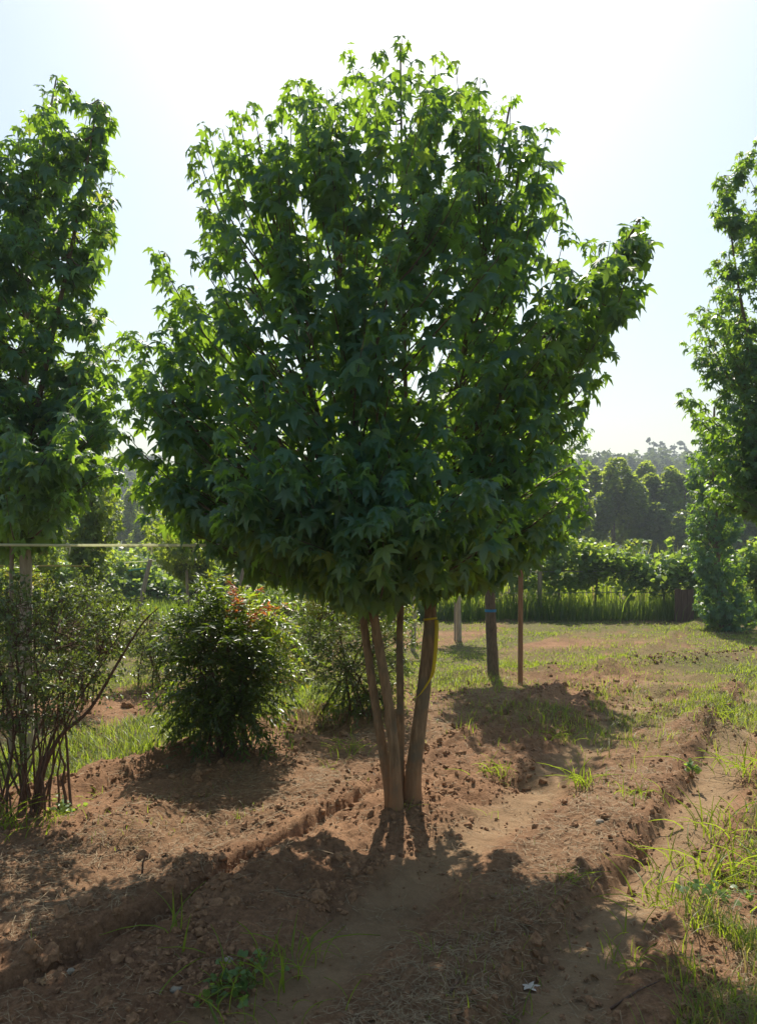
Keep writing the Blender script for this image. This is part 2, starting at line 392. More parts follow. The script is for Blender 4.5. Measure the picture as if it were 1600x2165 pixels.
def build_ground():
    ys = np.concatenate([np.linspace(-6, 1.3, 12), 1.5 * np.exp(np.arange(0, 345) * .0055), 10.1 * np.exp(np.arange(1, 150) * .026)])
    ys = ys[ys < 420]
    nx = 460
    t = np.linspace(-1, 1, nx)
    hw = np.where(ys < 0, 4.5 - ys, 1.2 + .78 * ys + 1.5 * np.exp(-ys)) + np.where(ys > 30, (ys - 30) * 1.0, 0)
    X = t[None, :] * hw[:, None]
    Y = np.repeat(ys[:, None], nx, 1)
    Z = ground_z(X, Y)
    v = np.stack([X, Y, Z], -1).reshape(-1, 3)
    ny = len(ys)
    i = (np.arange(ny - 1)[:, None] * nx + np.arange(nx - 1)[None]).ravel()
    acc = Acc(); acc.add(v, np.stack([i, i + 1, i + nx + 1, i + nx], 1))
    # material
    m = bpy.data.materials.new('reddish_soil_and_turf')
    nt, N, L = nodes_of(m)
    out = N('ShaderNodeOutputMaterial'); pb = N('ShaderNodeBsdfPrincipled')
    pb.inputs['Roughness'].default_value = .95; pb.inputs['Specular IOR Level'].default_value = .12
    tc = N('ShaderNodeTexCoord')
    def noise(scale, detail=5, rough=.6):
        n = N('ShaderNodeTexNoise'); n.inputs['Scale'].default_value = scale; n.inputs['Detail'].default_value = detail
        n.inputs['Roughness'].default_value = rough; L(tc.outputs['Object'], n.inputs['Vector']); return n.outputs['Fac']
    def ramp(src, p0, c0, p1, c1):
        r = N('ShaderNodeValToRGB'); e = r.color_ramp.elements
        e[0].position = p0; e[0].color = (*c0, 1); e[1].position = p1; e[1].color = (*c1, 1)
        L(src, r.inputs[0]); return r.outputs[0]
    def mix(f, a, b, mode='MIX'):
        x_ = N('ShaderNodeMixRGB'); x_.blend_type = mode
        for s, k in ((f, 0), (a, 1), (b, 2)):
            if hasattr(s, 'links'): L(s, x_.inputs[k])
            elif k == 0: x_.inputs[0].default_value = s
            else: x_.inputs[k].default_value = (*s, 1)
        return x_.outputs[0]
    def attr(n):
        a = N('ShaderNodeAttribute'); a.attribute_name = n; return a.outputs['Fac']
    soil = ramp(noise(1.6, 7, .66), .32, (0.175, 0.086, 0.045), .66, (0.41, 0.230, 0.124))
    fine = ramp(noise(46, 6, .7), .33, (0.10, 0.055, 0.034), .62, (1, 1, 1))
    soil = mix(.55, soil, mix(1.0, soil, fine, 'MULTIPLY'))
    gritty = ramp(noise(140, 3, .7), .55, (0, 0, 0), .72, (1, 1, 1))
    soil = mix(mix(.5, (0, 0, 0), gritty), soil, (0.36, 0.24, 0.155))
    path = ramp(noise(9, 5, .6), .3, (0.25, 0.160, 0.088), .7, (0.36, 0.245, 0.138))
    col = mix(attr('path'), soil, path)
    lit = ramp(noise(28, 5, .7), .4, (0.13, 0.075, 0.04), .66, (0.33, 0.205, 0.115))
    col = mix(attr('litter'), col, lit)
    turf = ramp(noise(12, 5, .7), .3, (0.065, 0.075, 0.026), .7, (0.15, 0.135, 0.055))
    col = mix(attr('grassy'), col, turf)
    L(col, pb.inputs['Base Color'])
    b1 = N('ShaderNodeBump'); b1.inputs['Strength'].default_value = .9; b1.inputs['Distance'].default_value = .022
    L(noise(34, 7, .72), b1.inputs['Height'])
    b2 = N('ShaderNodeBump'); b2.inputs['Strength'].default_value = .6; b2.inputs['Distance'].default_value = .006
    L(noise(190, 4, .7), b2.inputs['Height']); L(b1.outputs[0], b2.inputs['Normal'])
    L(b2.outputs[0], pb.inputs['Normal'])
    L(pb.outputs[0], out.inputs['Surface'])
    o = acc.build('ground', m)
    me = o.data
    x, y = v[:, 0], v[:, 1]
    vv = vcoord(x, y)
    path_m = np.clip(np.exp(-((vv + .11 * (1 - smooth(3.0, 4.1, y)) + .71) / .16) ** 4) + .8 * np.exp(-((vv + 1.72) / .17) ** 4), 0, 1) * (1 - smooth(8.5, 11, y))
    for nme, val in (('path', path_m), ('litter', litter(x, y) * .6), ('grassy', grassiness(x, y) * .85)):
        a = me.attributes.new(nme, 'FLOAT', 'POINT'); a.data.foreach_set('value', val.astype(np.float32))
    tag(o, 'reddish brown rutted nursery soil turning to green turf behind', None, None, 'structure')
    return o
build_ground()

# far hills
def hill(name, label, x0, x1, y0, y1, fn):
    nx, ny = 70, 26
    X, Y = np.meshgrid(np.linspace(x0, x1, nx), np.linspace(y0, y1, ny))
    Z = fn(X, Y)
    i = (np.arange(ny - 1)[:, None] * nx + np.arange(nx - 1)[None]).ravel()
    a = Acc(); a.add(np.stack([X, Y, Z], -1).reshape(-1, 3), np.stack([i, i + 1, i + nx + 1, i + nx], 1))
    tag(a.build(name, M['hill']), label, None, None, 'structure')
def hill_a(x, y):
    return np.clip(smooth(95, 165, y) * (11.5 + 5.5 * np.exp(-((x - 66) / 42) ** 2) + 4 * np.exp(-((x + 62) / 32) ** 2) + 5 * (fbm(x * .03, y * .03, 3) - .5)) * (1 - smooth(230, 300, y) * .5) - .3, -.5, None)
hill('wooded_hill', 'wooded hill rising behind the vineyard', -200, 260, 90, 300, hill_a)

# haze
hz = Acc(); boxv(hz, (10, 190, 25.0), (900, 480, 56))
hm = bpy.data.materials.new('thin_summer_haze'); nt, N, L = nodes_of(hm)
ho = N('ShaderNodeOutputMaterial'); hv = N('ShaderNodeVolumePrincipled')
hv.inputs['Color'].default_value = (0.80, 0.90, 1.0, 1); hv.inputs['Density'].default_value = 0.0012
hv.inputs['Anisotropy'].default_value = 0.35
L(hv.outputs[0], ho.inputs['Volume'])
tag(hz.build('haze', hm, smooth_shade=False), None, None, None, 'stuff')

# ------------------------------------------------------------------ leaf shapes
def star_leaf(seed, lobes_len=(0.62, .93, 1.05, .93, .62)):
    """Five-pointed sweetgum leaf: folded along its lobes, drooping tips, with a stalk."""
    g = np.random.default_rng(seed)
    a0 = [-108, -54, 0, 54, 108]
    pts = []; kinds = []
    pts.append((R(-152), .20)); kinds.append('n')
    for k, (a, l) in enumerate(zip(a0, lobes_len)):
        a = a + g.uniform(-5, 5); l = l * g.uniform(.92, 1.06)
        w = 17 if k in (1, 2, 3) else 18
        pts += [(R(a - w * .82), l * .66), (R(a), l), (R(a + w * .82), l * .66)]
        kinds += ['s', 't', 's']
        if k < 4:
            pts.append((R(a0[k] + 27), .43 if k in (1, 2) else .38)); kinds.append('n')
    pts.append((R(152), .20)); kinds.append('n')
    droop = g.uniform(.22, .46); fold = g.uniform(.08, .2); twist = g.uniform(-.15, .15)
    v = [(0, 0, 0)]
    for (a, r), kd in zip(pts, kinds):
        x, y = math.sin(a) * r, math.cos(a) * r
        z = -droop * r * r + (fold * .5 if kd == 's' else (-.02 if kd == 't' else -fold * .25)) * min(r, .6) - .16 * abs(x) * (1 if g.random() < .8 else -.4) + twist * x * y
        v.append((x, y, z))
    n = len(pts)
    f = [(0, i, i + 1) for i in range(1, n)]
    f = [(a, c, b) for a, b, c in f]
    b = len(v)
    v += [(-.014, .0, 0), (.014, 0, 0), (.010, -.72, -.36), (-.010, -.72, -.36)]
    f += [(b, b + 2, b + 1), (b, b + 3, b + 2)]
    return np.array(v), np.array(f)
LEAVES = [star_leaf(s) for s in range(11, 17)]
def star_leaf_small(seed):
    g = np.random.default_rng(seed); v = [(0, 0, 0)]; dr = g.uniform(.25, .45)
    for a, r in [(-150, .25), (-108, .66), (-81, .40), (-54, .95), (-27, .46), (0, 1.05), (27, .46), (54, .95), (81, .40), (108, .66), (150, .25)]:
        a = R(a + g.uniform(-5, 5)); r = r * g.uniform(.94, 1.08); x_, y_ = math.sin(a) * r, math.cos(a) * r
        v.append((x_, y_, -dr * r * r - .14 * abs(x_)))
    return np.array(v), np.array([(0, i + 1, i) for i in range(1, 11)])
LEAVES_SMALL = [star_leaf_small(s) for s in range(21, 27)]
STALK = np.array([0, -.72, -.36])

def leaf_frames(p, o, delta, roll):
    """p base points, o outward unit vectors, delta droop angle; gives rotation matrices (columns x, d, n)."""
    up = np.array([0, 0, 1.0])
    o = norm(o)
    s = norm(np.cross(o, up)); u2 = np.cross(s, o)
    d = np.cos(delta)[:, None] * o - np.sin(delta)[:, None] * u2
    n = np.sin(delta)[:, None] * o + np.cos(delta)[:, None] * u2
    x = np.cross(d, n)
    c, s_ = np.cos(roll)[:, None], np.sin(roll)[:, None]
    x2 = x * c + n * s_; n2 = -x * s_ + n * c
    return np.stack([x2, d, n2], -1)

def add_leaves(acc, T, Rm, s, var, tint, shapes):
    for k, (bv, bf) in enumerate(shapes):
        q = np.nonzero(var == k)[0]
        if not len(q): continue
        v = T[q][:, None] + s[q][:, None, None] * np.einsum('nij,vj->nvi', Rm[q], bv)
        f = (bf[None] + (np.arange(len(q)) * len(bv))[:, None, None]).reshape(-1, bf.shape[1])
        acc.add(v.reshape(-1, 3), f, np.repeat(tint[q], len(bv)))

LEAF_MESH = {}
def leaf_meshes(mat):
    if mat not in LEAF_MESH:
        L_ = []
        for bv, bf in LEAVES:
            for tn in (.3, .55, .8):
                a = Acc(); a.add(bv, bf, tn); L_.append(a.mesh('leaf', M[mat]))
        LEAF_MESH[mat] = L_
    return LEAF_MESH[mat]

def seen_first(T, s, cell=16.0):
    """Leaves that show largest from the photograph's side: nearest per small patch of view, in frame."""
    y = T[:, 1]
    px = 800 + T[:, 0] / y * 1600; py = 1165 - (T[:, 2] - CAM_Z) / y * 1600
    ok = (px > 4) & (px < 1596) & (py > 4) & (py < 2160)
    key = (np.floor(px / cell) * 10000 + np.floor(py / cell)).astype(int)
    order = np.argsort(y); seen = {}; out = []
    for i in order:
        if ok[i] and key[i] not in seen:
            seen[key[i]] = 1; out.append(i)
    out = np.array(out, int)
    return out[np.argsort(-(s[out] / y[out]))]

# ------------------------------------------------------------------ sweetgum trees
def stem_lookup(stems, z, tz):
    res = []
    for st, _r in stems:
        zz = np.clip(z if st[0, 2] < .5 else tz - .10, st[0, 2], st[-1, 2])
        res.append([np.interp(zz, st[:, 2], st[:, c]) for c in (0, 1)] + [zz])
    return np.array(res)

def sweetgum(label, base, stems, tips, mat='gum', bark='bark', leaf=(.076, .104), per=(14, 20), seglen=(.38, .62), zmin=1.3,
             axis=None, rad=1.6, single=300, group=None, name='sweetgum_tree', droopy=(.45, 1.42), cat='tree', stem_name='trunk', ztop=5.0, stem_sides=10):
    root = thing(name, label, cat, base, group)
    for ks, (st, r_) in enumerate(stems):
        a = Acc(); tube(a, st, r_, stem_sides, wob=.10); a.build(stem_name if st[0, 2] < .5 else 'limb', M[bark if ks == 0 or st[0, 2] < .5 else 'twig'], root)
    br = Acc(); LT = []; LR = []; LS = []; LV = []; LC = []
    axis = np.asarray(axis if axis is not None else base, float)
    for tp in tips:
        T = np.asarray(tp[:3], float); spike = len(tp) > 3 and tp[3]
        h = math.hypot(T[0] - axis[0], T[1] - axis[1])
        cand = stem_lookup(stems, max(T[2] - .30 - .55 * h, zmin - .05), T[2])
        far_ = np.linalg.norm(cand[:, :2] - T[:2], axis=1)
        far_ = np.where([st[0, 2] > .5 and f_ > .42 for (st, _r), f_ in zip(stems, far_)], 99., far_)
        q = cand[np.argmin(far_)]
        if name == 'sweetgum_tree' and T[2] < zmin - .10 + .36 * float(smooth(.45, 1.25, h)): continue
        rel = (T[2] - zmin) / max(ztop - zmin, .1)
        rd = norm(np.array([T[0] - q[0], T[1] - q[1], 0.0]) + 1e-6)
        upw = .15 + 1.5 * np.clip(rel, 0, 1) + (.8 if spike else 0)
        dr = norm(rd * (1.0 - .45 * np.clip(rel, 0, 1)) + np.array([0, 0, upw]) + rng.normal(0, .22, 3))
        ln = rng.uniform(*seglen) * (1.35 if spike else 1.0)
        plen = np.linalg.norm(T - q)
        ln = min(ln, max(plen * .95, .15))
        pth = bez(q, T - dr * ln * rng.uniform(.9, 1.3) - np.array([0, 0, .06 * plen]), T, 8)
        r0 = min(.0045 + .0035 * plen, .012)
        tube(br, pth, np.linspace(r0, .0018, 8), 3, caps=False, tint=.5)
        seg = np.linalg.norm(np.diff(pth, axis=0), axis=1); cum = np.concatenate([[0], np.cumsum(seg)]); tot = cum[-1]
        n = int(rng.integers(*per) * (1.25 if spike else 1.0))
        sa = tot - ln * rng.random(n) ** 1.15 * min(1.0, tot / ln)
        sa[:3] = tot
        ne = int(max(0, tot - ln - .25) * 7)
        if ne:
            sa = np.concatenate([sa, rng.uniform(min(.3 * tot, tot - ln - .05), tot - ln, ne)]); n += ne
        pp = np.stack([np.interp(sa, cum, pth[:, c]) for c in range(3)], 1)
        ph = rng.uniform(0, 6.28) + np.arange(n) * 2.4 + rng.normal(0, .3, n)
        out = np.stack([np.cos(ph), np.sin(ph), np.zeros(n)], 1) + rd * .35
        out[:, 2] = rng.normal(.1, .22, n)
        rt = (tot - sa) / max(ln, .01)                       # 0 at the tip
        dl = rng.uniform(droopy[0], droopy[1], n) + np.where(rng.random(n) < .12, .35, 0)
        Rm = leaf_frames(pp, out, dl, rng.normal(0, .35, n))
        s = rng.uniform(leaf[0] * .82, leaf[1] * 1.06, n) * (.62 + .38 * np.clip(rt * 3.0, 0, 1)) * (1 - .08 * smooth(.3, .8, rel))
        LT.append(pp - s[:, None] * np.einsum('nij,j->ni', Rm, STALK)); LR.append(Rm); LS.append(s)
        LV.append(rng.integers(0, len(LEAVES), n))
        c = np.clip(rng.normal(.45, .16, n) + .25 * np.clip(1 - rt * 3, 0, 1) * np.clip(rel, 0, 1) + .10 * np.clip(rel - .5, 0, 1), .02, .93)
        c = np.where(rng.random(n) < .012, .97, c)
        LC.append(c)
    br.build('branches', M['twig'], root)
    T = np.concatenate(LT); Rm = np.concatenate(LR); s = np.concatenate(LS); var = np.concatenate(LV); tint = np.concatenate(LC)
    keep = T[:, 2] > zmin - .12 - .1 * rng.random(len(T)) + .36 * smooth(.45, 1.25, np.hypot(T[:, 0] - axis[0], T[:, 1] - axis[1])) * (name == 'sweetgum_tree')
    T, Rm, s, var, tint = T[keep], Rm[keep], s[keep], var[keep], tint[keep]
    pick = seen_first(T, s)[:single] if single else np.zeros(0, int)
    mask = np.ones(len(T), bool); mask[pick] = False
    fol = Acc(); add_leaves(fol, T[mask], Rm[mask], s[mask], var[mask], tint[mask], LEAVES_SMALL if (mat == 'gum_far' or name == 'columnar_tree') else LEAVES)
    fo = fol.build('foliage', M[mat], root); fo['kind'] = 'stuff'
    ms = leaf_meshes(mat)
    bv = Vector(root['base'])
    first = None
    for i in pick:
        o = bpy.data.objects.new('leaf', ms[var[i] * 3 + (0 if tint[i] < .4 else 1 if tint[i] < .68 else 2)])
        m4 = Matrix(Rm[i].tolist()).to_4x4(); m4 = m4 @ Matrix.Scale(float(s[i]), 4)
        m4.translation = Vector(T[i].tolist()) - bv
        o.parent = root; o.matrix_basis = m4
        COL.objects.link(o)
    return root

def px_line(pts, y, dy=None):
    dy = dy if dy is not None else [0] * len(pts)
    return np.array([P(a, b, y + d) for (a, b), d in zip(pts, dy)])

def crown_tips(y0, outline, n, depth=.85, inset=16, floor_front=0.0, shell=.45, maxd=9, top_inset=0, notch=0):
    """Shoot tips spread through the crown whose silhouette is outline: rows (py, left px, right px)."""
    o = np.array(outline, float); res = []
    wid = (o[:, 2] - o[:, 1])
    while len(res) < n:
        py = rng.uniform(o[0, 0], o[-1, 0])
        ins = inset + top_inset * (1 - smooth(0, .55, (py - o[0, 0]) / (o[-1, 0] - o[0, 0])))
        l = np.interp(py, o[:, 0], o[:, 1]) + ins; r_ = np.interp(py, o[:, 0], o[:, 2]) - ins
        if r_ <= l or rng.random() > (r_ - l) / wid.max(): continue
        t = rng.uniform(-1, 1)
        px = (l + r_) / 2 + t * (r_ - l) / 2
        if notch:
            an = math.atan2(py - o[:, 0].mean(), px - (o[:, 1].min() + o[:, 2].max()) / 2) * 5.5
            if min(px - l, r_ - px, py - o[0, 0]) < notch * smooth(.35, .75, float(vnoise(an + 60, 2.5))) * (1 - smooth(.75, .95, (py - o[0, 0]) / (o[-1, 0] - o[0, 0]))): continue
        hw = (r_ - l) / 2 / 1600 * y0
        dmax = min(hw * depth * math.sqrt(max(1 - t * t, 0.02)), maxd)
        d = rng.uniform(-1, 1)
        d = np.sign(d) * abs(d) ** shell * dmax
        p = P(px, py, y0); p[1] += d
        res.append(p)
    return res

# --- the multi-stemmed tree in the middle
MY = 4.5
bz = float(ground_z(.14, MY))
def main_stem(pts, dys, r0, r1, r2):
    st = catmull(px_line(pts, MY, dys), 5)
    z = st[:, 2]; zb, zc, zt = z[0], 1.4, z[-1]
    return st, np.interp(z, [zb, zc, zt], [r0, r1, r2]) * (1 + .28 * np.exp(-(np.clip(z - bz, 0, None) / .07)))
stems = [
    main_stem([(830, 1730), (818, 1640), (795, 1500), (773, 1350), (757, 1240), (715, 1040), (640, 760), (590, 520), (545, 290)], [0, 0, -.03, -.07, -.1, -.2, -.3, -.2, -.1], .032, .021, .005),
    main_stem([(838, 1745), (836, 1640), (828, 1540), (812, 1430), (793, 1320), (780, 1230), (760, 1000), (725, 640), (668, 210)], [-.08, -.08, -.08, -.10, -.12, -.15, -.3, -.35, -.1], .037, .025, .005),
    main_stem([(846, 1720), (846, 1620), (846, 1480), (845, 1340), (849, 1230), (858, 950), (852, 540), (846, 90)], [.04, .05, .10, .16, .2, .25, .2, .1], .027, .020, .005),
    main_stem([(872, 1730), (872, 1660), (884, 1550), (900, 1420), (909, 1310), (912, 1210), (935, 1000), (1000, 640), (1078, 220)], [.03, .03, .03, .05, .05, .07, .15, .2, .1], .053, .034, .006),
]
arm = catmull(np.array([stems[3][0][30], P(1010, 900, MY + .2), P(1160, 700, MY), P(1290, 560, MY - .1), P(1352, 462, MY - .1)]), 5)
out_main = [(130, 780, 900), (160, 735, 965), (200, 600, 1015), (240, 520, 1090), (290, 420, 1170), (400, 425, 1195), (500, 425, 1190), (560, 350, 1215), (640, 335, 1290),
            (700, 295, 1280), (780, 290, 1255), (860, 270, 1235), (950, 270, 1245), (1040, 290, 1240), (1100, 340, 1225), (1150, 480, 1180), (1200, 560, 1040), (1235, 660, 980)]
tips = crown_tips(MY, out_main, 395, .80, 40, top_inset=16, notch=130) + [tuple(P(rng.uniform(900, 985), rng.uniform(170, 480), MY + rng.uniform(-.5, .5))) for _ in range(34)] + [tuple(P(rng.uniform(1235, 1350), rng.uniform(490, 640), MY + rng.uniform(-.3, .3))) for _ in range(8)] + [tuple(P(rng.uniform(1150, 1290), rng.uniform(590, 760), MY + rng.uniform(-.4, .4))) for _ in range(22)]
spikes = [(850, 72), (738, 92), (805, 95), (922, 105), (962, 120), (992, 165), (770, 140), (885, 120), (612, 185), (658, 158), (690, 180), (530, 205), (575, 235), (432, 255), (470, 265), (412, 300), (1080, 195), (1050, 215),
          (1160, 262), (1120, 290), (1172, 330), (1185, 420), (335, 520), (350, 560), (445, 480), (345, 640), (300, 715), (1352, 455), (1325, 470), (1290, 500), (1362, 500), (1300, 560), (1268, 590), (1265, 545), (1330, 540), (1255, 640), (1290, 640), (1210, 580), (1275, 690), (470, 330), (450, 400), (500, 300), (560, 300), (640, 240), (700, 220), (1140, 350), (1100, 300), (1010, 250), (1195, 480), (1180, 540), (1160, 420), (415, 350), (435, 430), (460, 540), (400, 600), (365, 590), (330, 690), (310, 770), (350, 720),
          (1258, 790), (1225, 850), (275, 860), (262, 905), (290, 1000), (1235, 1085), (1180, 1120), (1120, 1140), (1080, 1130), (1220, 1040), (1205, 1110), (1150, 1090), (520, 1150), (600, 1200), (640, 1215), (700, 1235), (985, 1170), (960, 1215), (760, 1240), (830, 1245), (450, 1110)]
tips += [tuple(P(a, b + 8, MY + rng.uniform(-.45, .35))) + (b < 720,) for a, b in spikes]
for k in range(26):
    py_ = rng.uniform(720, 1110); tips.append(tuple(P(rng.uniform(290, 380), py_, MY + rng.uniform(-.4, .4))))
for k in range(120):
    py_ = rng.uniform(980, 1200)
    l_ = np.interp(py_, [980, 1060, 1110, 1160, 1200], [285, 310, 360, 470, 560]); r_ = np.interp(py_, [980, 1060, 1110, 1160, 1200], [1235, 1235, 1215, 1160, 1040])
    t_ = rng.uniform(-1, 1); t_ = np.sign(t_) * abs(t_) ** .6
    tips.append(tuple(P((l_ + r_) / 2 + t_ * (r_ - l_) / 2, py_, MY + rng.uniform(-1, 1) * 1.1 * math.sqrt(max(1 - t_ * t_, .05)))))
# low shoots of the near side that droop towards the camera
for k in range(60):
    px_ = rng.uniform(430, 1080); py_ = rng.uniform(900, 1190)
    tips.append(tuple(P(px_, py_, MY - rng.uniform(.75, 1.15))))
sweetgum('large four-stemmed sweetgum with dense star-shaped leaves in the middle of the picture', (0.14, MY, bz), stems + [(arm, np.linspace(.02, .005, len(arm)))], tips,
         per=(14, 20), zmin=1.42, axis=(0.1, MY, 0), ztop=4.6)

# --- left tree
LY = 5.6
lx = (52 - 800) / 1600 * LY; lz = float(ground_z(lx, LY))
l_st = catmull(np.array([[lx + .02, LY, lz - .1], P(55, 1250, LY), P(53, 1150, LY), P(50, 900, LY), P(62, 600, LY), P(85, 350, LY), P(120, 160, LY)]), 5)
l_st2 = catmull(np.array([P(51, 1000, LY), P(100, 760, LY - .1), P(160, 480, LY - .2), P(208, 210, LY - .2)]), 5)
l_st3 = catmull(np.array([P(51, 1040, LY), P(-20, 760, LY + .1), P(-60, 480, LY + .1), P(-20, 300, LY)]), 5)
out_left = [(250, 30, 130), (300, -30, 205), (340, -60, 235), (400, -130, 232), (500, -160, 218), (600, -180, 200), (700, -200, 225), (780, -210, 205), (860, -210, 240), (950, -200, 260), (1040, -180, 240), (1110, -140, 190), (1140, -100, 140)]
tips = crown_tips(LY, out_left, 270, .8, 24, notch=80)
tips += [tuple(P(a, b + 8, LY + rng.uniform(-.4, .3))) + (b < 700,) for a, b in
         [(118, 150), (140, 165), (90, 180), (208, 200), (228, 235), (190, 215), (112, 200), (125, 240), (95, 230), (205, 250), (215, 300), (195, 340), (110, 290), (85, 300), (0, 330), (30, 320), (228, 390), (180, 400), (215, 640), (195, 690), (225, 900), (262, 1000), (60, 232), (35, 255), (10, 290), (240, 345), (205, 300), (232, 440), (225, 480), (205, 520), (262, 695), (280, 690), (240, 715), (215, 750), (250, 820), (262, 850), (235, 830), (262, 950), (250, 990), (205, 640), (200, 560)]]
for k in range(34):
    tips.append(tuple(P(rng.uniform(150, 262), rng.uniform(700, 1030), LY + rng.uniform(-.4, .4))))
for k in range(25):
    tips.append(tuple(P(rng.uniform(0, 190), rng.uniform(820, 1090), LY - rng.uniform(.7, 1.1))))
sweetgum('tall sweetgum with two leafy spires cut off by the left edge', (lx, LY, lz),
         [(l_st, np.interp(l_st[:, 2], [lz, 1.6, l_st[-1, 2]], [.050, .042, .005])), (l_st2, np.linspace(.025, .004, len(l_st2))), (l_st3, np.linspace(.025, .004, len(l_st3)))],
         tips, per=(14, 20), zmin=1.72, ztop=5.2, bark='bark_pale')
a = Acc(); tube(a, [[lx - .07, LY - .07, lz - .1], [lx - .065, LY - .07, 1.2], [lx - .06, LY - .06, 2.2]], [.016, .015, .014], 6)
tag(a.build('wooden_stake', M['stake_grey']), 'thin grey stake tied against the trunk of the tree at the left edge', 'stake')

# --- right tree
RY = 8.0
rx = (1655 - 800) / 1600 * RY; rz = float(ground_z(rx, RY))
r_st = catmull(np.array([[rx, RY, rz - .1], P(1655, 1250, RY), P(1652, 900, RY), P(1640, 600, RY), P(1628, 270, RY)]), 6)
r_st2 = catmull(np.array([P(1653, 1000, RY), P(1600, 800, RY), P(1560, 600, RY), P(1530, 370, RY)]), 6)
out_right = [(290, 1600, 1660), (340, 1560, 1700), (400, 1520, 1730), (470, 1540, 1760), (520, 1510, 1780), (600, 1520, 1810), (650, 1470, 1820), (720, 1455, 1830), (790, 1490, 1830), (830, 1450, 1840), (900, 1475, 1840), (960, 1462, 1820), (1000, 1470, 1800), (1045, 1490, 1780), (1070, 1540, 1700)]
tips = crown_tips(RY, out_right, 420, .8, 14, notch=60)
tips += [tuple(P(a, b + 6, RY + rng.uniform(-.4, .3))) + (b < 700,) for a, b in
         [(1600, 285), (1580, 320), (1565, 312), (1520, 365), (1508, 420), (1535, 400), (1560, 430), (1530, 525), (1500, 560), (1515, 540), (1460, 655), (1475, 648), (1445, 715), (1465, 705), (1435, 822), (1450, 815), (1480, 640), (1460, 960), (1480, 1000), (1590, 310), (1535, 380), (1520, 440), (1550, 460), (1520, 600), (1545, 555), (1490, 690), (1470, 760), (1490, 800), (1455, 850), (1475, 880), (1470, 920), (1465, 1030), (1500, 1040)]]
sweetgum('broad sweetgum with fine small-looking leaves cut off by the right edge', (rx, RY, rz),
         [(r_st, np.interp(r_st[:, 2], [rz, 2, r_st[-1, 2]], [.075, .055, .006])), (r_st2, np.linspace(.03, .004, len(r_st2)))],
         tips, per=(18, 25), leaf=(.068, .09), zmin=1.95, ztop=5.8, seglen=(.45, .75))

# --- leaf-clad column in front of the vineyard on the right
CY = 15.3
cx = (1518 - 800) / 1600 * CY; cz = float(ground_z(cx, CY))
c_st = catmull(np.array([[cx + .15, CY, cz - .1], P(1522, 1250, CY), P(1512, 1100, CY), P(1508, 950, CY), P(1510, 860, CY)]), 5)
out_col = [(880, 1470, 1560), (950, 1450, 1568), (1040, 1448, 1572), (1140, 1450, 1576), (1210, 1456, 1582), (1240, 1466, 1578), (1262, 1460, 1600), (1300, 1468, 1608), (1328, 1490, 1590)]
tips = crown_tips(CY, out_col, 360, 1.0, 8, shell=.3)
sweetgum('slender tree clothed in leaves down to the grass like a column beside the dark board', (cx, CY, cz), [(c_st, np.linspace(.07, .02, len(c_st)))],
         tips, per=(11, 16), leaf=(.075, .105), seglen=(.2, .35), zmin=.02, ztop=9, name='columnar_tree', droopy=(.5, 1.3))

# --- tree with the blue band, behind on the right
BY = 9.1
bx = (1040 - 800) / 1600 * BY; bzz = float(ground_z(bx, BY))
b_st = catmull(np.array([[bx + .02, BY, bzz - .1], P(1038, 1330, BY), P(1034, 1180, BY), P(1036, 1000, BY), P(1050, 760, BY), P(1050, 560, BY)]), 5)
out_b = [(580, 1010, 1090), (700, 960, 1150), (800, 930, 1195), (900, 905, 1225), (1000, 895, 1235), (1080, 900, 1225), (1150, 930, 1150), (1175, 980, 1090)]
tips = crown_tips(BY, out_b, 210, .85, 10) + [tuple(P(a, b, BY)) for a, b in [(1240, 915), (1245, 905), (1232, 930), (1215, 990), (1240, 970), (1225, 1015)]]
sweetgum('sweetgum with a straight grey-brown trunk marked by a blue band', (bx, BY, bzz),
         [(b_st, np.interp(b_st[:, 2], [bzz, 1.6, b_st[-1, 2]], [.072, .055, .008]))], tips, bark='bark_grey', per=(14, 20), single=150, zmin=1.65, ztop=5.0)
a = Acc()
zb = P(1036, 1291, BY)[2]
xb = float(np.interp(zb, b_st[:, 2], b_st[:, 0])); rb = float(np.interp(zb, [bzz, 1.6], [.072, .055]))
tube(a, [[xb, BY, zb - .016], [xb, BY, zb + .016]], rb + .006, 14, caps=False)
tube(a, [[xb, BY, zb + .016], [xb, BY, zb - .016]], rb - .006, 14, caps=False)
tag(a.build('marker_band', M['tape_blue']), 'blue tape band wrapped round a grey tree trunk', 'marker tape')
a = Acc()
sb_ = P(1100, 1455, 8.7); sb_[2] = float(ground_z(sb_[0], sb_[1])) - .1
tube(a, [sb_, P(1100, 1300, 8.7), P(1101, 1120, 8.7)], [.030, .029, .028], 8, wob=.06)
tag(a.build('wooden_stake', M['stake']), 'tall reddish brown pole standing just right of the blue-banded trunk', 'stake')

# --- pale thin tree further back, with its stake and a leaning one
FY = 13.6
fx = (968 - 800) / 1600 * FY; fz = float(ground_z(fx, FY))
f_st = catmull(np.array([[fx + .02, FY, fz - .1], P(968, 1260, FY), P(967, 1150, FY), P(965, 980, FY)]), 5)
tips = crown_tips(FY, [(960, 930, 1000), (1060, 905, 1030), (1150, 900, 1035), (1215, 930, 1000)], 110, .9, 6)
sweetgum('young tree with a pale smooth trunk far behind the thickest stem', (fx, FY, fz), [(f_st, np.linspace(.055, .02, len(f_st)))], tips, mat='gum_far', bark='bark_pale', per=(10, 14), leaf=(.07, .09), single=0, zmin=1.2, ztop=3.4)
a = Acc(); tube(a, [[fx - .065, FY - .08, fz - .1], P(962, 1180, FY - .08)], [.017, .016], 6)
tag(a.build('wooden_stake', M['stake_grey']), 'slim pale stake standing against the pale smooth trunk', 'stake')
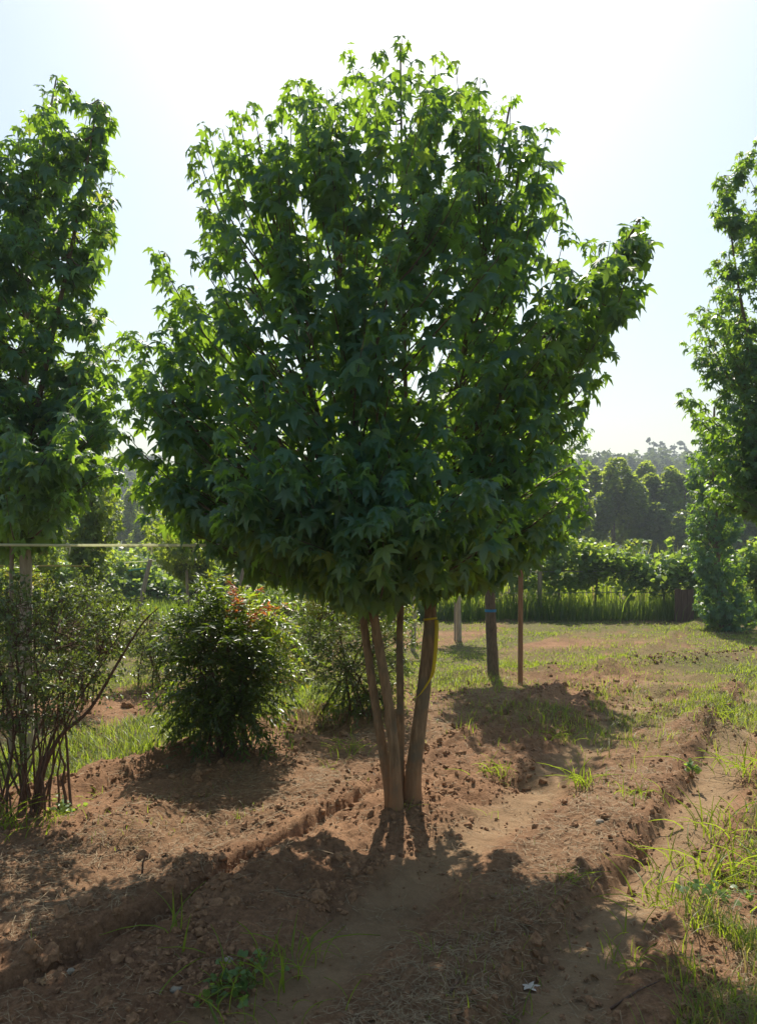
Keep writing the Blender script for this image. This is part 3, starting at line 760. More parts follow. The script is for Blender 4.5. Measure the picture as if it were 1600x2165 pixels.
a = Acc(); q0 = P(872, 1372, 12.2); q0[2] = float(ground_z(q0[0], q0[1])) - .1
tube(a, [q0, P(880, 1225, 12.2)], [.042, .036], 8, wob=.06)
tag(a.build('wooden_stake', M['bark_pale']), 'pale leaning post seen between the thin stem and the thickest stem', 'stake')

# ------------------------------------------------------------------ yellow tape on the thickest stem
def ribbon(acc, pts, side, w, th=.0012):
    pts = np.asarray(pts, float); side = norm(np.broadcast_to(np.asarray(side, float), pts.shape))
    tan = norm(np.gradient(pts, axis=0)); nn = norm(np.cross(tan, side))
    a_ = pts - side * w / 2 + nn * th; b_ = pts + side * w / 2 + nn * th; c_ = pts + side * w / 2 - nn * th; d_ = pts - side * w / 2 - nn * th
    k = len(pts); v = np.stack([a_, b_, c_, d_], 1).reshape(-1, 3)
    f = []
    for i in range(k - 1):
        for j in range(4):
            f.append([i * 4 + j, i * 4 + (j + 1) % 4, i * 4 + 4 + (j + 1) % 4, i * 4 + 4 + j])
    acc.add(v, f)
D = stems[3]
def on_stem(z): return np.array([np.interp(z, D[0][:, 2], D[0][:, c]) for c in range(3)]), float(np.interp(z, D[0][:, 2], D[1]))
zt = P(910, 1310, MY)[2]
ctr, rr = on_stem(zt)
ty = thing('flagging_tape', 'yellow flagging tape tied round the thickest stem with its end hanging down', 'tape', (ctr[0], ctr[1], zt))
a = Acc()
th_ = np.linspace(0, 2 * np.pi, 25)
ribbon(a, np.stack([ctr[0] + (rr + .004) * np.cos(th_), ctr[1] + (rr + .004) * np.sin(th_), zt + .006 * np.cos(th_ + .5)], 1), (0, 0, 1), .012)
a.build('loop', M['tape_yellow'], ty)
a = Acc()
yy = ctr[1] - rr - .012
tail = catmull(np.array([P(922, 1311, yy + .03), P(923, 1330, yy + .01), P(920, 1380, yy), P(914, 1425, yy), P(902, 1448, yy), P(890, 1466, yy), P(882, 1474, yy)]), 4)
sd = np.stack([np.ones(len(tail)), np.linspace(.1, .7, len(tail)), np.linspace(0, .75, len(tail))], 1)
ribbon(a, tail, sd, .024)
a.build('hanging_end', M['tape_yellow'], ty)

# ------------------------------------------------------------------ strap across the left
a = Acc()
pA, pB = P(-420, 1147, 5.25), P(752, 1151, MY - .12)
tt = np.linspace(0, 1, 24)[:, None]
ln = pA + (pB - pA) * tt; ln[:, 2] -= .012 * np.sin(np.pi * tt[:, 0])
st_root = thing('strap', 'pale yellowish plastic strap stretched level from the left edge to the many-stemmed tree', 'strap', pA)
tw = np.linspace(0, 9, 24)
ribbon(a, ln, np.stack([np.zeros(24), .5 * np.sin(tw), np.ones(24)], 1), .017)
a.build('band', M['strap'], st_root)
for kx in (145, 318):
    f_ = (kx + 420) / (752 + 420.); c_ = pA + (pB - pA) * f_
    c_[1] = 5.25 + (MY - .12 - 5.25) * f_; c_[0] = (kx - 800) / 1600 * c_[1]; c_[2] = float(np.interp(c_[0], ln[:, 0], ln[:, 2]))
    a = Acc()
    tube(a, [c_ + [-.012, 0, .012], c_ + [0, -.004, 0], c_ + [.012, 0, -.012]], [.008, .013, .008], 6, wob=.4)
    for sx in (-1, 1):
        ribbon(a, catmull(np.array([c_, c_ + [.012 * sx, -.008, -.02], c_ + [.006 * sx, -.006, -.045 - .012 * sx]]), 3), (1, 0, .2), .010)
    a.build('knot', M['strap'], st_root)
a = Acc()
ribbon(a, np.array([P(-200, 1196, 9.0), P(20, 1197, 9.0), P(112, 1196, 9.0), P(190, 1197, 9.0)]), (0, 0, 1), .016)
tag(a.build('strap', M['strap_dull']), 'dull yellow strap running behind the trunk at the left edge', 'strap')
a = Acc(); tube(a, [P(262, 1189, 18.2), P(318, 1186, 18.2), P(360, 1186, 18.2)], .010, 5)
tag(a.build('cord', M['strap']), 'thin pale cord at the top of the leaning post on the left', 'cord')
a = Acc(); tube(a, catmull(np.array([P(272, 1207, 18.2), P(290, 1204, 18.2), P(312, 1202, 18.2)]), 4), .022, 6)
tag(a.build('hose', M['hose']), 'short green pipe fixed to the leaning post on the left', 'hose')

# ------------------------------------------------------------------ trees and posts in the left background
def small_tree(label, px, y, outline, base_px, n, r0=.05, name='sweetgum_tree', bark='bark_grey', mat='gum_far', zmin=.9, single=0):
    x0 = (base_px - 800) / 1600 * y; z0 = float(ground_z(x0, y))
    st = catmull(np.array([[x0, y, z0 - .1], [x0 + .02, y, 1.0], P(px, (outline[0][0] + outline[-1][0]) / 2, y), P(px, outline[0][0] + 10, y)]), 5)
    return sweetgum(label, (x0, y, z0), [(st, np.linspace(r0, .01, len(st)))], crown_tips(y, outline, n, .85, 8), mat=mat, bark=bark, per=(12, 17), leaf=(.07, .095), single=single,
                    zmin=zmin, ztop=P(0, outline[0][0], y)[2], name=name, seglen=(.35, .6), stem_sides=7)
small_tree('bushy tree behind the leafy crown at the left edge, left of the blue hill gap', 190, 11.5, [(965, 205, 240), (1010, 175, 250), (1060, 140, 262), (1120, 120, 268), (1190, 140, 250), (1225, 170, 225)], 187, 165, .06, zmin=1.15)
small_tree('low bushy tree between the leaning post and the middle tree, above its own thin stake', 400, 13.5, [(1060, 350, 430), (1090, 300, 480), (1130, 285, 500), (1180, 320, 480), (1225, 370, 450)], 415, 165, .055, zmin=1.05)
small_tree('shadowed tree behind the lower left of the middle crown', 540, 13.0, [(1040, 480, 600), (1100, 460, 640), (1170, 480, 640), (1215, 520, 610)], 523, 105, .055, zmin=1.15)
small_tree('dark low tree behind the trunk at the left edge', 60, 12.5, [(1090, 0, 120), (1140, -40, 150), (1190, -30, 140), (1220, 20, 100)], 40, 130, .05, zmin=1.1)
small_tree('slim tree glimpsed behind the lower right of the crown', 760, 16.5, [(1050, 720, 800), (1120, 690, 830), (1190, 700, 820), (1225, 730, 790)], 766, 90, .05, zmin=.9)
def post(label, b, t, y, r0, r1, mat, name='wooden_stake', cat='stake'):
    q = P(b[0], b[1], y); q[2] = min(q[2], float(ground_z(q[0], y))) - .05
    a = Acc(); tube(a, [q, (q + P(t[0], t[1], y)) / 2 + [.01, 0, 0], P(t[0], t[1], y)], [r0, (r0 + r1) / 2, r1], 7, wob=.08)
    return tag(a.build(name, M[mat]), label, cat)
post('slanting grey post among green bushes with a cord at its top', (286, 1310), (318, 1183), 18.2, .066, .052, 'stake_grey', 'wooden_post', 'post')
post('short upright stake left of the thin trunk behind the rounded shrub', (397, 1290), (395, 1205), 13.2, .03, .028, 'stake_grey')
post('leaning stake under the lower left of the middle crown', (500, 1262), (514, 1170), 12.4, .040, .034, 'stake_grey')

# ------------------------------------------------------------------ shrubs
def leaflet(w=.26):
    return (np.array([[0, 0, 0], [w / 2, .42, .05], [0, .5, -.02], [-w / 2, .42, .05], [0, 1, -.10]], float), np.array([[0, 1, 2], [0, 2, 3], [2, 1, 4], [3, 2, 4]]))
LF = [leaflet(.26), leaflet(.32), leaflet(.22)]
LFR = [leaflet(.5), leaflet(.42), leaflet(.55)]

def shrub(name, label, base, outline, y, n_stem, n_spray, per, size, mat, spread=.12, r_stem=.012, tipfn=None, cat='shrub', spray=.22, shapes=LF, depth=.85, pinn=True, zlow=.3, droop=.35, group=None, stem_top=.75, extra=None, smat='shrub_stem'):
    root = thing(name, label, cat, base, group)
    base = np.array(base, float)
    o = np.array(outline, float)
    tips_ = crown_tips(y, outline, n_spray, depth, 6, shell=.42)
    for q_ in tips_:
        q_ += rng.normal(0, .075, 3) * (rng.random() < .5)
    top = P(0, o[0, 0], y)[2]; bot = P(0, o[-1, 0], y)[2]
    sel = [tips_[i] for i in rng.permutation(len(tips_))[:n_stem]]
    ends = []
    for tp in sel:
        b0 = base + np.array([rng.normal(0, spread), rng.normal(0, spread * .8), -.05])
        e = np.array(tp); 
        mid = np.array([b0[0] + (e[0] - b0[0]) * rng.uniform(.25, .4), b0[1] + (e[1] - b0[1]) * rng.uniform(.25, .4), b0[2] + (e[2] - b0[2]) * .62])
        pth = bez(b0, mid, e, 9); pth[1:-1] += rng.normal(0, .008, (7, 3))
        a = Acc(); tube(a, pth, np.linspace(r_stem * rng.uniform(.7, 1.3), .002, 9), 5); a.build('stem', M[smat], root)
        ends.append(pth)
    if extra:
        for pth, r0 in extra:
            a = Acc(); tube(a, pth, np.linspace(r0, .003, len(pth)), 6); a.build('stem', M[smat], root); ends.append(pth)
    allp = np.concatenate([e[3:] for e in ends])
    fol = Acc(); tw = Acc(); cen = np.array([base[0], base[1], bot + (top - bot) * .25])
    T = []; O = []; S = []; C = []; DL = []
    for tp in tips_:
        tp = np.array(tp)
        d = norm(tp - cen + rng.normal(0, .12, 3)); d = norm(d * [1, 1, .55] + [0, 0, .12])
        ln = spray * rng.uniform(.7, 1.3)
        ax = bez(tp - d * ln * .5, tp + d * ln * .25 + [0, 0, .04], tp + d * ln * .5 - [0, 0, droop * ln], 6)
        q = allp[np.argmin(np.linalg.norm(allp - ax[0], axis=1))]
        tube(tw, np.vstack([q, (q + ax[0]) / 2 + rng.normal(0, .01, 3), ax[0], ax[3], ax[5]]), np.linspace(.0028, .0008, 5), 3, caps=False)
        n = int(per * rng.uniform(.8, 1.25))
        f = np.linspace(.08, 1, n) ** .9
        seg = np.linspace(0, 1, 6)
        pp = np.stack([np.interp(f, seg, ax[:, c]) for c in range(3)], 1)
        tan = norm(ax[-1] - ax[0]); sdv = norm(np.cross(tan, [0, 0, 1]) + 1e-6)
        if pinn:
            sg = np.where(np.arange(n) % 2 == 0, 1, -1)[:, None]
            out = tan * .65 + sdv * sg * .9 + rng.normal(0, .28, (n, 3))
        else:
            out = tan * .35 + rng.normal(0, .8, (n, 3))
        T.append(pp + rng.normal(0, .006, (n, 3))); O.append(out); S.append(size * rng.uniform(.7, 1.2, n))
        DL.append(rng.normal(.25, .35, n))
        c = rng.normal(.42, .16) + rng.normal(0, .08, n)
        if tipfn is not None: c = tipfn(tp, c)
        C.append(np.clip(c, .02, 1.05))
    T, O, S, C, DL = map(np.concatenate, (T, O, S, C, DL))
    Rm = leaf_frames(T, O, DL, rng.normal(0, .5, len(T)))
    add_leaves(fol, T, Rm, S, rng.integers(0, 3, len(T)), C, shapes)
    tag(tw.build('twigs', M['shrub_stem'], root), kind='stuff')
    tag(fol.build('foliage', M[mat], root), kind='stuff')
    return root

def gz(x, y): return (x, y, float(ground_z(x, y)))
# sparse shrub in the left foreground
y = 4.45; sx = (62 - 800) / 1600 * y
long1 = catmull(np.array([np.array(gz(sx + .05, y)) - [0, 0, .05], P(90, 1640, y), P(125, 1560, y - .05), P(190, 1500, y - .08), P(250, 1400, y - .1), P(300, 1320, y - .1), P(335, 1285, y - .1)]), 4)
long2 = catmull(np.array([np.array(gz(sx + .03, y)) - [0, 0, .05], P(85, 1640, y), P(120, 1540, y + .05), P(185, 1450, y + .05), P(240, 1370, y)]), 4)
def tip_left(tp, c): return c
shrub('evergreen_shrub', 'sparse shrub with many thin reddish stems fanning up at the left edge', gz(sx, y),
      [(1235, 20, 110), (1265, -40, 190), (1310, -80, 270), (1370, -90, 290), (1420, -90, 240), (1470, -70, 190), (1520, -50, 150), (1550, -20, 110)], y, 28, 600, 18, .030, 'bush', .10, .008, None, spray=.17, shapes=LFR, pinn=False, droop=.1,
      extra=[(long1, .017), (long2, .012)])
def more_sprays(): pass
# rounded nandina
y = 5.7; sx = (482 - 800) / 1600 * y
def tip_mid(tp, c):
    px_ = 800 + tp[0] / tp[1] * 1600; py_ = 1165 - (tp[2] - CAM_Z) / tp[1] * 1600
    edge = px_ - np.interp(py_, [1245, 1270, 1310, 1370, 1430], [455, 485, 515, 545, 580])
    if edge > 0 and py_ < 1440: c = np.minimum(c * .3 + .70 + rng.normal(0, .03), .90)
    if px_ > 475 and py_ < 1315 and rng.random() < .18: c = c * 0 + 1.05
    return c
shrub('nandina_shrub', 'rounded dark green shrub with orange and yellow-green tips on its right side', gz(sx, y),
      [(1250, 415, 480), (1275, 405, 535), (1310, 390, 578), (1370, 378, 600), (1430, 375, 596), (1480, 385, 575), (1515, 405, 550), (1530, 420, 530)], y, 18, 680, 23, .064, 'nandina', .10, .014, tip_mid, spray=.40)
# shrub behind the stems
y = 7.0; sx = (772 - 800) / 1600 * y
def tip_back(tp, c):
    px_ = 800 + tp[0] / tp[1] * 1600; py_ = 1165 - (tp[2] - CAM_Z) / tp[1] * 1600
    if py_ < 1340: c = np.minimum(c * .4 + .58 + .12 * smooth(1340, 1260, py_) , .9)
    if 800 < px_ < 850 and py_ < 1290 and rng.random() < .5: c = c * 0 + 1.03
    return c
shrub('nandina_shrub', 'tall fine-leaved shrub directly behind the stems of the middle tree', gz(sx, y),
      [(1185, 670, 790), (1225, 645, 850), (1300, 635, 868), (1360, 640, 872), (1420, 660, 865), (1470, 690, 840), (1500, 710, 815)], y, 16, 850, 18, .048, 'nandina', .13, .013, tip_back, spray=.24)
# shrubs of the next row on the left
def tip_yel(tp, c):
    px_ = 800 + tp[0] / tp[1] * 1600; py_ = 1165 - (tp[2] - CAM_Z) / tp[1] * 1600
    return np.minimum(c + .42, .9) if py_ < 1262 and px_ < 120 else c + .05
y = 7.2
shrub('nandina_shrub', 'leafy shrub with bright yellow tips under the trunk at the left edge', gz((40 - 800) / 1600 * y, y),
      [(1205, -30, 60), (1235, -60, 110), (1280, -70, 140), (1340, -60, 130), (1390, -40, 100)], y, 12, 400, 17, .05, 'nandina', .12, .012, tip_yel, spray=.22)
y = 7.6
shrub('evergreen_shrub', 'grey-green fine shrub behind the sparse one, right of the yellow-tipped shrub', gz((160 - 800) / 1600 * y, y),
      [(1228, 135, 190), (1255, 100, 240), (1300, 90, 260), (1350, 100, 250), (1385, 120, 220)], y, 12, 480, 17, .034, 'bush', .12, .011, None, spray=.2, shapes=LFR, pinn=False)
y = 8.6
shrub('evergreen_shrub', 'small pale shrub between the sparse shrub and the rounded dark shrub', gz((340 - 800) / 1600 * y, y),
      [(1290, 300, 370), (1320, 270, 400), (1370, 270, 410), (1420, 290, 400), (1440, 310, 380)], y, 9, 300, 16, .036, 'bush', .12, .009, lambda tp, c: c + .18, spray=.18, shapes=LFR, pinn=False)
y = 9.4
shrub('nandina_shrub', 'sunlit shrub behind the orange tips of the rounded shrub', gz((615 - 800) / 1600 * y, y),
      [(1255, 580, 660), (1290, 560, 690), (1340, 560, 690), (1390, 580, 660)], y, 10, 340, 17, .05, 'nandina', .12, .011, lambda tp, c: c + .16, spray=.22)

# ------------------------------------------------------------------ vineyard
def roundleaf(seed):
    g = np.random.default_rng(seed); n = 7
    an = np.linspace(-2.6, 2.6, n); r = np.array([.7, .95, .8, 1.1, .8, .95, .7]) * g.uniform(.9, 1.1, n)
    v = [[0, 0, 0]] + [[math.sin(a) * q, .35 + math.cos(a) * q, -.18 * q * q * g.uniform(.6, 1.4)] for a, q in zip(an, r)]
    return np.array(v), np.array([[0, i + 1, i] for i in range(1, n)])
VL = [roundleaf(s) for s in range(3)]
def vine(label, x, y, w, zlo, zhi, n, size=.065, trunk=True, group=None, name='grape_vine'):
    z0 = float(ground_z(x, y))
    root = thing(name, label, 'grape vine' if name == 'grape_vine' else 'bush', (x, y, z0), group)
    if trunk:
        a = Acc(); pth = catmull(np.array([[x, y, z0 - .08], [x + rng.normal(0, .02), y, .4], [x + rng.normal(0, .03), y, .8], [x + rng.normal(0, .05), y, 1.15]]), 4)
        tube(a, pth, np.linspace(.032, .02, len(pth)), 6, wob=.2); a.build('trunk', M['bark_grey'], root)
        a = Acc(); tube(a, [[x - w * .45, y, 1.1], [x, y, 1.14], [x + w * .45, y, 1.12]], [.010, .018, .010], 5); a.build('cane', M['bark_grey'], root)
    fol = Acc()
    nc = max(int(n / 45), 8)
    cx_ = np.stack([x + rng.uniform(-w / 2, w / 2, nc), y + rng.normal(0, .16, nc), rng.uniform(zlo, zhi, nc)], 1)
    # a wandering top
    cx_[:, 2] = zlo + (cx_[:, 2] - zlo) * (0.62 + .8 * vnoise(cx_[:, 0] * 1.3, cx_[:, 0] * 0 + 4))
    k = rng.integers(0, nc, n)
    T = cx_[k] + rng.normal(0, 1, (n, 3)) * [.17, .17, .11]
    # a few shoots that stick up or hang down
    for q in range(max(2, int(w * 4.5))):
        bx_ = x + rng.uniform(-w / 2, w / 2); m_ = 16; s_ = rng.random(m_)
        up_ = rng.random() < .6
        T = np.vstack([T, np.stack([bx_ + rng.normal(0, .03, m_) + s_ * rng.normal(0, .15), y + rng.normal(-.1, .08, m_) , (zhi + s_ * .38) if up_ else (zlo - s_ * .35)], 1)])
    n = len(T)
    O = rng.normal(0, 1, (n, 3)) + [0, -.2, .1]
    Rm = leaf_frames(T, O, rng.uniform(.1, 1.2, n), rng.normal(0, .4, n))
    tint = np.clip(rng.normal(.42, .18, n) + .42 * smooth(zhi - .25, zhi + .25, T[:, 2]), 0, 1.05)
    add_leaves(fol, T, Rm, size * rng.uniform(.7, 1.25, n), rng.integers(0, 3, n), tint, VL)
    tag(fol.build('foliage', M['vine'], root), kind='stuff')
    return root
VY = 18.0
vine_px = [(600, 'first'), (700, ''), (800, ''), (895, ''), (990, ''), (1085, ''), (1178, ''), (1258, ''), (1327, ''), (1405, ''), (1500, ''), (1600, ''), (1700, '')]
vine_lab = ['grape vine furthest left in the trellis row, left of the middle stems', 'grape vine behind the fine-leaved shrub', 'grape vine hidden behind the middle stems', 'grape vine behind the pale leaning post',
            'grape vine behind the pale smooth trunk', 'grape vine just right of the blue-banded trunk', 'grape vine with a dark trunk right of the bluish trellis post', 'grape vine below the reed tips in the trellis row',
            'grape vine with a thin trunk left of the dark board', 'grape vine whose foliage hangs over the dark board', 'grape vine hidden behind the leaf-clad column', 'grape vine right of the leaf-clad column', 'grape vine beyond the right edge of the trellis row']
for (px_, _), lb in zip(vine_px, vine_lab):
    yv = VY + (px_ - 1300) * -.0012
    vine(lb, (px_ - 800) / 1600 * yv, yv, 1.12, .80 + rng.uniform(-.06, .06), 1.50 + rng.uniform(-.05, .10), 1150, group='grape vines on the trellis')
# posts and wires of the trellis
for px_, mt, lb, hh in ((1141, 'stake_grey', 'bluish grey trellis post among the grape vines right of the brown pole', 1.62), (745, 'stake_grey', 'grey trellis post behind the stems of the middle tree', 1.5), (1462, 'stake_grey', 'grey trellis post behind the leaf-clad column', 1.6)):
    xq = (px_ - 800) / 1600 * (VY - .12); a = Acc(); zq = float(ground_z(xq, VY - .12))
    tube(a, [[xq, VY - .12, zq - .1], [xq, VY - .12, .8], [xq + .01, VY - .12, hh]], [.06, .058, .055], 8, wob=.05)
    tag(a.build('trellis_post', M[mt]), lb, 'post', 'posts of the vine trellis')
for z_, lb in ((.62, 'lower wire of the vine trellis'), (1.12, 'upper wire of the vine trellis among the leaves')):
    a = Acc(); tube(a, [[-2.6, VY + .1, z_], [2, VY - .12, z_ - .02], [6, VY - .14, z_], [10.5, VY - .4, z_]], .008, 4)
    tag(a.build('trellis_wire', M['wire']), lb + ' held by its posts', 'wire')
# bushes of the left background
bl = [(215, 20, 1.5, 'dense green bush left of the slanting post in the left background'), (265, 20.5, 1.2, 'leafy bush touching the slanting post on its left'), (345, 20.8, 1.4, 'leafy bush just right of the slanting post'),
      (420, 21, 1.4, 'green bush behind the thin stake and trunk'), (500, 21, 1.4, 'green bush under the leaning stake'), (150, 19.5, 1.4, 'green bush low behind the grey-green fine shrub'), (60, 19.5, 1.5, 'green bush behind the yellow-tipped shrub')]
bl += [(205, 24, 2.0, 'taller leafy bush behind the bushes left of the slanting post'), (310, 24.5, 2.0, 'taller leafy bush in the gap behind the slanting post'), (400, 25, 2.0, 'taller leafy bush behind the thin stake and trunk'), (500, 25, 2.0, 'taller leafy bush behind the leaning stake'),
       (590, 23, 2.0, 'leafy bush behind the orange tips of the rounded shrub'), (680, 24, 2.0, 'leafy bush above the fine-leaved shrub behind the stems')]
for px_, yv, w_, lb in bl:
    vine(lb, (px_ - 800) / 1600 * yv, yv, w_ * 1.25, .2, (1.12 if yv < 22 else 1.5) + rng.uniform(-.1, .15), 1150, .07, trunk=False, group='bushes in the left background', name='leafy_bush')

# weathered board
by_ = 17.0; bxx = (1446 - 800) / 1600 * by_; bz0 = float(ground_z(bxx, by_))
bd = thing('wooden_board', 'dark weathered wooden boards standing on the grass left of the leaf-clad column', 'board', (bxx, by_, bz0))
for k in range(3):
    a = Acc(); boxv(a, (bxx - .14 + k * .14, by_ + rng.uniform(-.01, .01), bz0 + .36 + rng.uniform(-.012, .012)), (.133, .05, .74)); a.build('plank', M['board'], bd, False)
a = Acc(); boxv(a, (bxx + .05, by_ + .06, bz0 + .2), (.36, .06, .08)); a.build('batten', M['board'], bd, False)

# ------------------------------------------------------------------ grass
def blades(acc, x, y, h, w, lean, tint, az=None, zoff=-.01, seg=3):
    n = len(x); z = ground_z(x, y) + zoff
    az = rng.uniform(0, 6.283, n) if az is None else az
    dirv = np.stack([np.cos(az), np.sin(az)], 1); sd = np.stack([-np.sin(az), np.cos(az)], 1)
    V = []
    for k in range(seg + 1):
        t = k / seg
        c = np.stack([x, y], 1) + dirv * (lean * h * t ** 1.8)[:, None]
        zz = z + h * (t - .32 * lean * t ** 2.4)
        ww = w * (1 - t ** 1.5) * .5 if k < seg else w * 0
        if k < seg:
            V.append(np.column_stack([c - sd * ww[:, None], zz])); V.append(np.column_stack([c + sd * ww[:, None], zz]))
        else:
            V.append(np.column_stack([c, zz]))
    m = len(V); v = np.stack(V, 1).reshape(-1, 3); b = np.arange(n)[:, None] * m
    for k in range(seg - 1):
        acc.add(v if k == 0 else np.zeros((0, 3)), np.concatenate([b + 2 * k, b + 2 * k + 1, b + 2 * k + 3, b + 2 * k + 2], 1) - (0 if k == 0 else len(v)), np.repeat(tint, m) if k == 0 else np.zeros(0))
    acc.add(np.zeros((0, 3)), np.concatenate([b + 2 * (seg - 1), b + 2 * (seg - 1) + 1, b + 2 * seg], 1) - len(v), np.zeros(0))

def scatter(n, ylo, yhi, dens, margin=.60, power=1.0):
    """Random ground points in the camera's cone, thinned by dens(x, y)."""
    y = ylo * (yhi / ylo) ** rng.random(n) if power == 1 else ylo + (yhi - ylo) * rng.random(n) ** power
    x = rng.uniform(-1, 1, n) * (margin * y + .3)
    k = rng.random(n) < dens(x, y)
    return x[k], y[k]

g = Acc()
x, y = scatter(215000, 7.0, 19.5, lambda a, b: grassiness(a, b) * (.35 + .65 * (fbm(a * 2 + 7, b * 2, 3) > .42)))
n = len(x); blades(g, x, y, rng.uniform(.022, .065, n) * (.4 + 1.1 * vnoise(x * 1.5, y * 1.5)) * (1 + .8 * (rng.random(n) < .06)), rng.uniform(.005, .009, n) * (.5 + y / 14), rng.uniform(.2, 1.1, n), np.clip(rng.normal(.5, .2, n) + (rng.random(n) < .06) * .5, 0, 1), seg=2)
x, y = scatter(130000, 2.2, 9.0, lambda a, b: grassiness(a, b))
n = len(x); blades(g, x, y, rng.uniform(.04, .17, n) * (.55 + vnoise(x * 2.3, y * 2.3)) * np.where(vcoord(x, y) < -4, 1.25, .9), rng.uniform(.003, .008, n), rng.uniform(.2, 1.3, n), np.clip(rng.normal(.45, .2, n) + (rng.random(n) < np.where(vcoord(x, y) < -4, .06, .26)) * .5, 0, 1))
x, y = scatter(60000, 2.2, 7.5, lambda a, b: .10 * (fbm(a * 1.6 + 31, b * 1.6, 3) > .5) * (litter(a, b) > .3))
n = len(x); blades(g, x, y, rng.uniform(.03, .10, n), rng.uniform(.002, .005, n), rng.uniform(.3, 1.4, n), np.clip(rng.normal(.4, .2, n) + (rng.random(n) < .35) * .5, 0, 1))
tag(g.build('grass', M['grass']), 'short green turf and grass growing in patches', None, None, 'stuff')

g = Acc()
x = rng.uniform(-4.2, 11.5, 11000); y = VY + rng.normal(-.15, .32, len(x)) - (x - 5.6) * .012
n = len(x); blades(g, x, y, rng.uniform(.40, .98, n) * (.5 + .8 * vnoise(x * 1.3, y)), rng.uniform(.010, .022, n), rng.uniform(.1, .8, n), np.clip(rng.normal(.45, .2, n), 0, 1), seg=2)
x = rng.uniform(-14, -3, 9000); y = rng.uniform(17.5, 20, len(x)); n = len(x)
blades(g, x, y, rng.uniform(.15, .5, n), rng.uniform(.010, .022, n), rng.uniform(.1, .8, n), np.clip(rng.normal(.5, .2, n), 0, 1), seg=2)
tag(g.build('tall_weeds', M['weed']), 'tall dark weeds growing under the grape vines', None, None, 'stuff')
g = Acc()
x = np.concatenate([rng.uniform(5.5, 8.6, 160), rng.uniform(8.6, 13, 120)]); y = rng.uniform(21.5, 23, len(x)); n = len(x)
blades(g, x, y, rng.uniform(1.5, 2.25, n), rng.uniform(.03, .055, n), rng.uniform(.15, .5, n), np.clip(rng.normal(.6, .2, n), 0, 1), seg=4)
tag(g.build('reeds', M['grass']), 'tall reed-like maize tips rising behind the grape vines', None, None, 'stuff')
g = Acc()
x, y = scatter(26000, 19.5, 75, lambda a, b: .35 + .65 * (fbm(a * .4, b * .4, 3) > .45), .7)
n = len(x); blades(g, x, y, rng.uniform(.15, .5, n), .03 + y * .0016, rng.uniform(.1, .8, n), np.clip(rng.normal(.55, .2, n), 0, 1), seg=2)
tag(g.build('meadow', M['grass']), 'rough green meadow beyond the vineyard', None, None, 'stuff')

# tufts one can point to, each with its blades
def blade_mesh(lean, wid):
    a = Acc(); v = []; seg = 5
    for k in range(seg + 1):
        t = k / seg; w = wid * (1 - t ** 1.6) * (.7 + .6 * min(t * 4, 1))
        v += [[-w / 2, lean * t ** 1.8, t - .35 * lean * t ** 2.6 - .0], [0, lean * t ** 1.8 + .012, t - .35 * lean * t ** 2.6 - .015], [w / 2, lean * t ** 1.8, t - .35 * lean * t ** 2.6]]
    f = []
    for k in range(seg):
        for j in (0, 1): f.append([3 * k + j, 3 * k + j + 1, 3 * k + j + 4, 3 * k + j + 3])
    a.add(v, f, .55); return a.mesh('blade', M['grass'])
BL = [blade_mesh(l, w) for l, w in ((.25, .045), (.6, .04), (1.0, .05), (1.35, .045))]
def tuft(label, px, py, n, h, spread=.05):
    y_ = 1.6 * 1600 / (py - 1165)
    for _ in range(4):
        x_ = (px - 800) / 1600 * y_; z_ = float(ground_z(x_, y_)); y_ = (CAM_Z - z_) * 1600 / (py - 1165)
    x_ = (px - 800) / 1600 * y_; z_ = float(ground_z(x_, y_))
    root = thing('grass_tuft', label, 'grass tuft', (x_, y_, z_), 'grass tufts on the bare soil')
    for k in range(n):
        o = bpy.data.objects.new('blade', BL[int(rng.integers(0, 4))])
        o.parent = root; o.location = (float(rng.normal(0, spread)), float(rng.normal(0, spread)), -.012)
        hh = h * rng.uniform(.45, 1.15)
        o.scale = (hh * rng.uniform(.7, 1.2), hh, hh); o.rotation_euler = (float(rng.normal(0, .15)), float(rng.normal(0, .15)), float(rng.uniform(0, 6.28)))
        COL.objects.link(o)
    return root
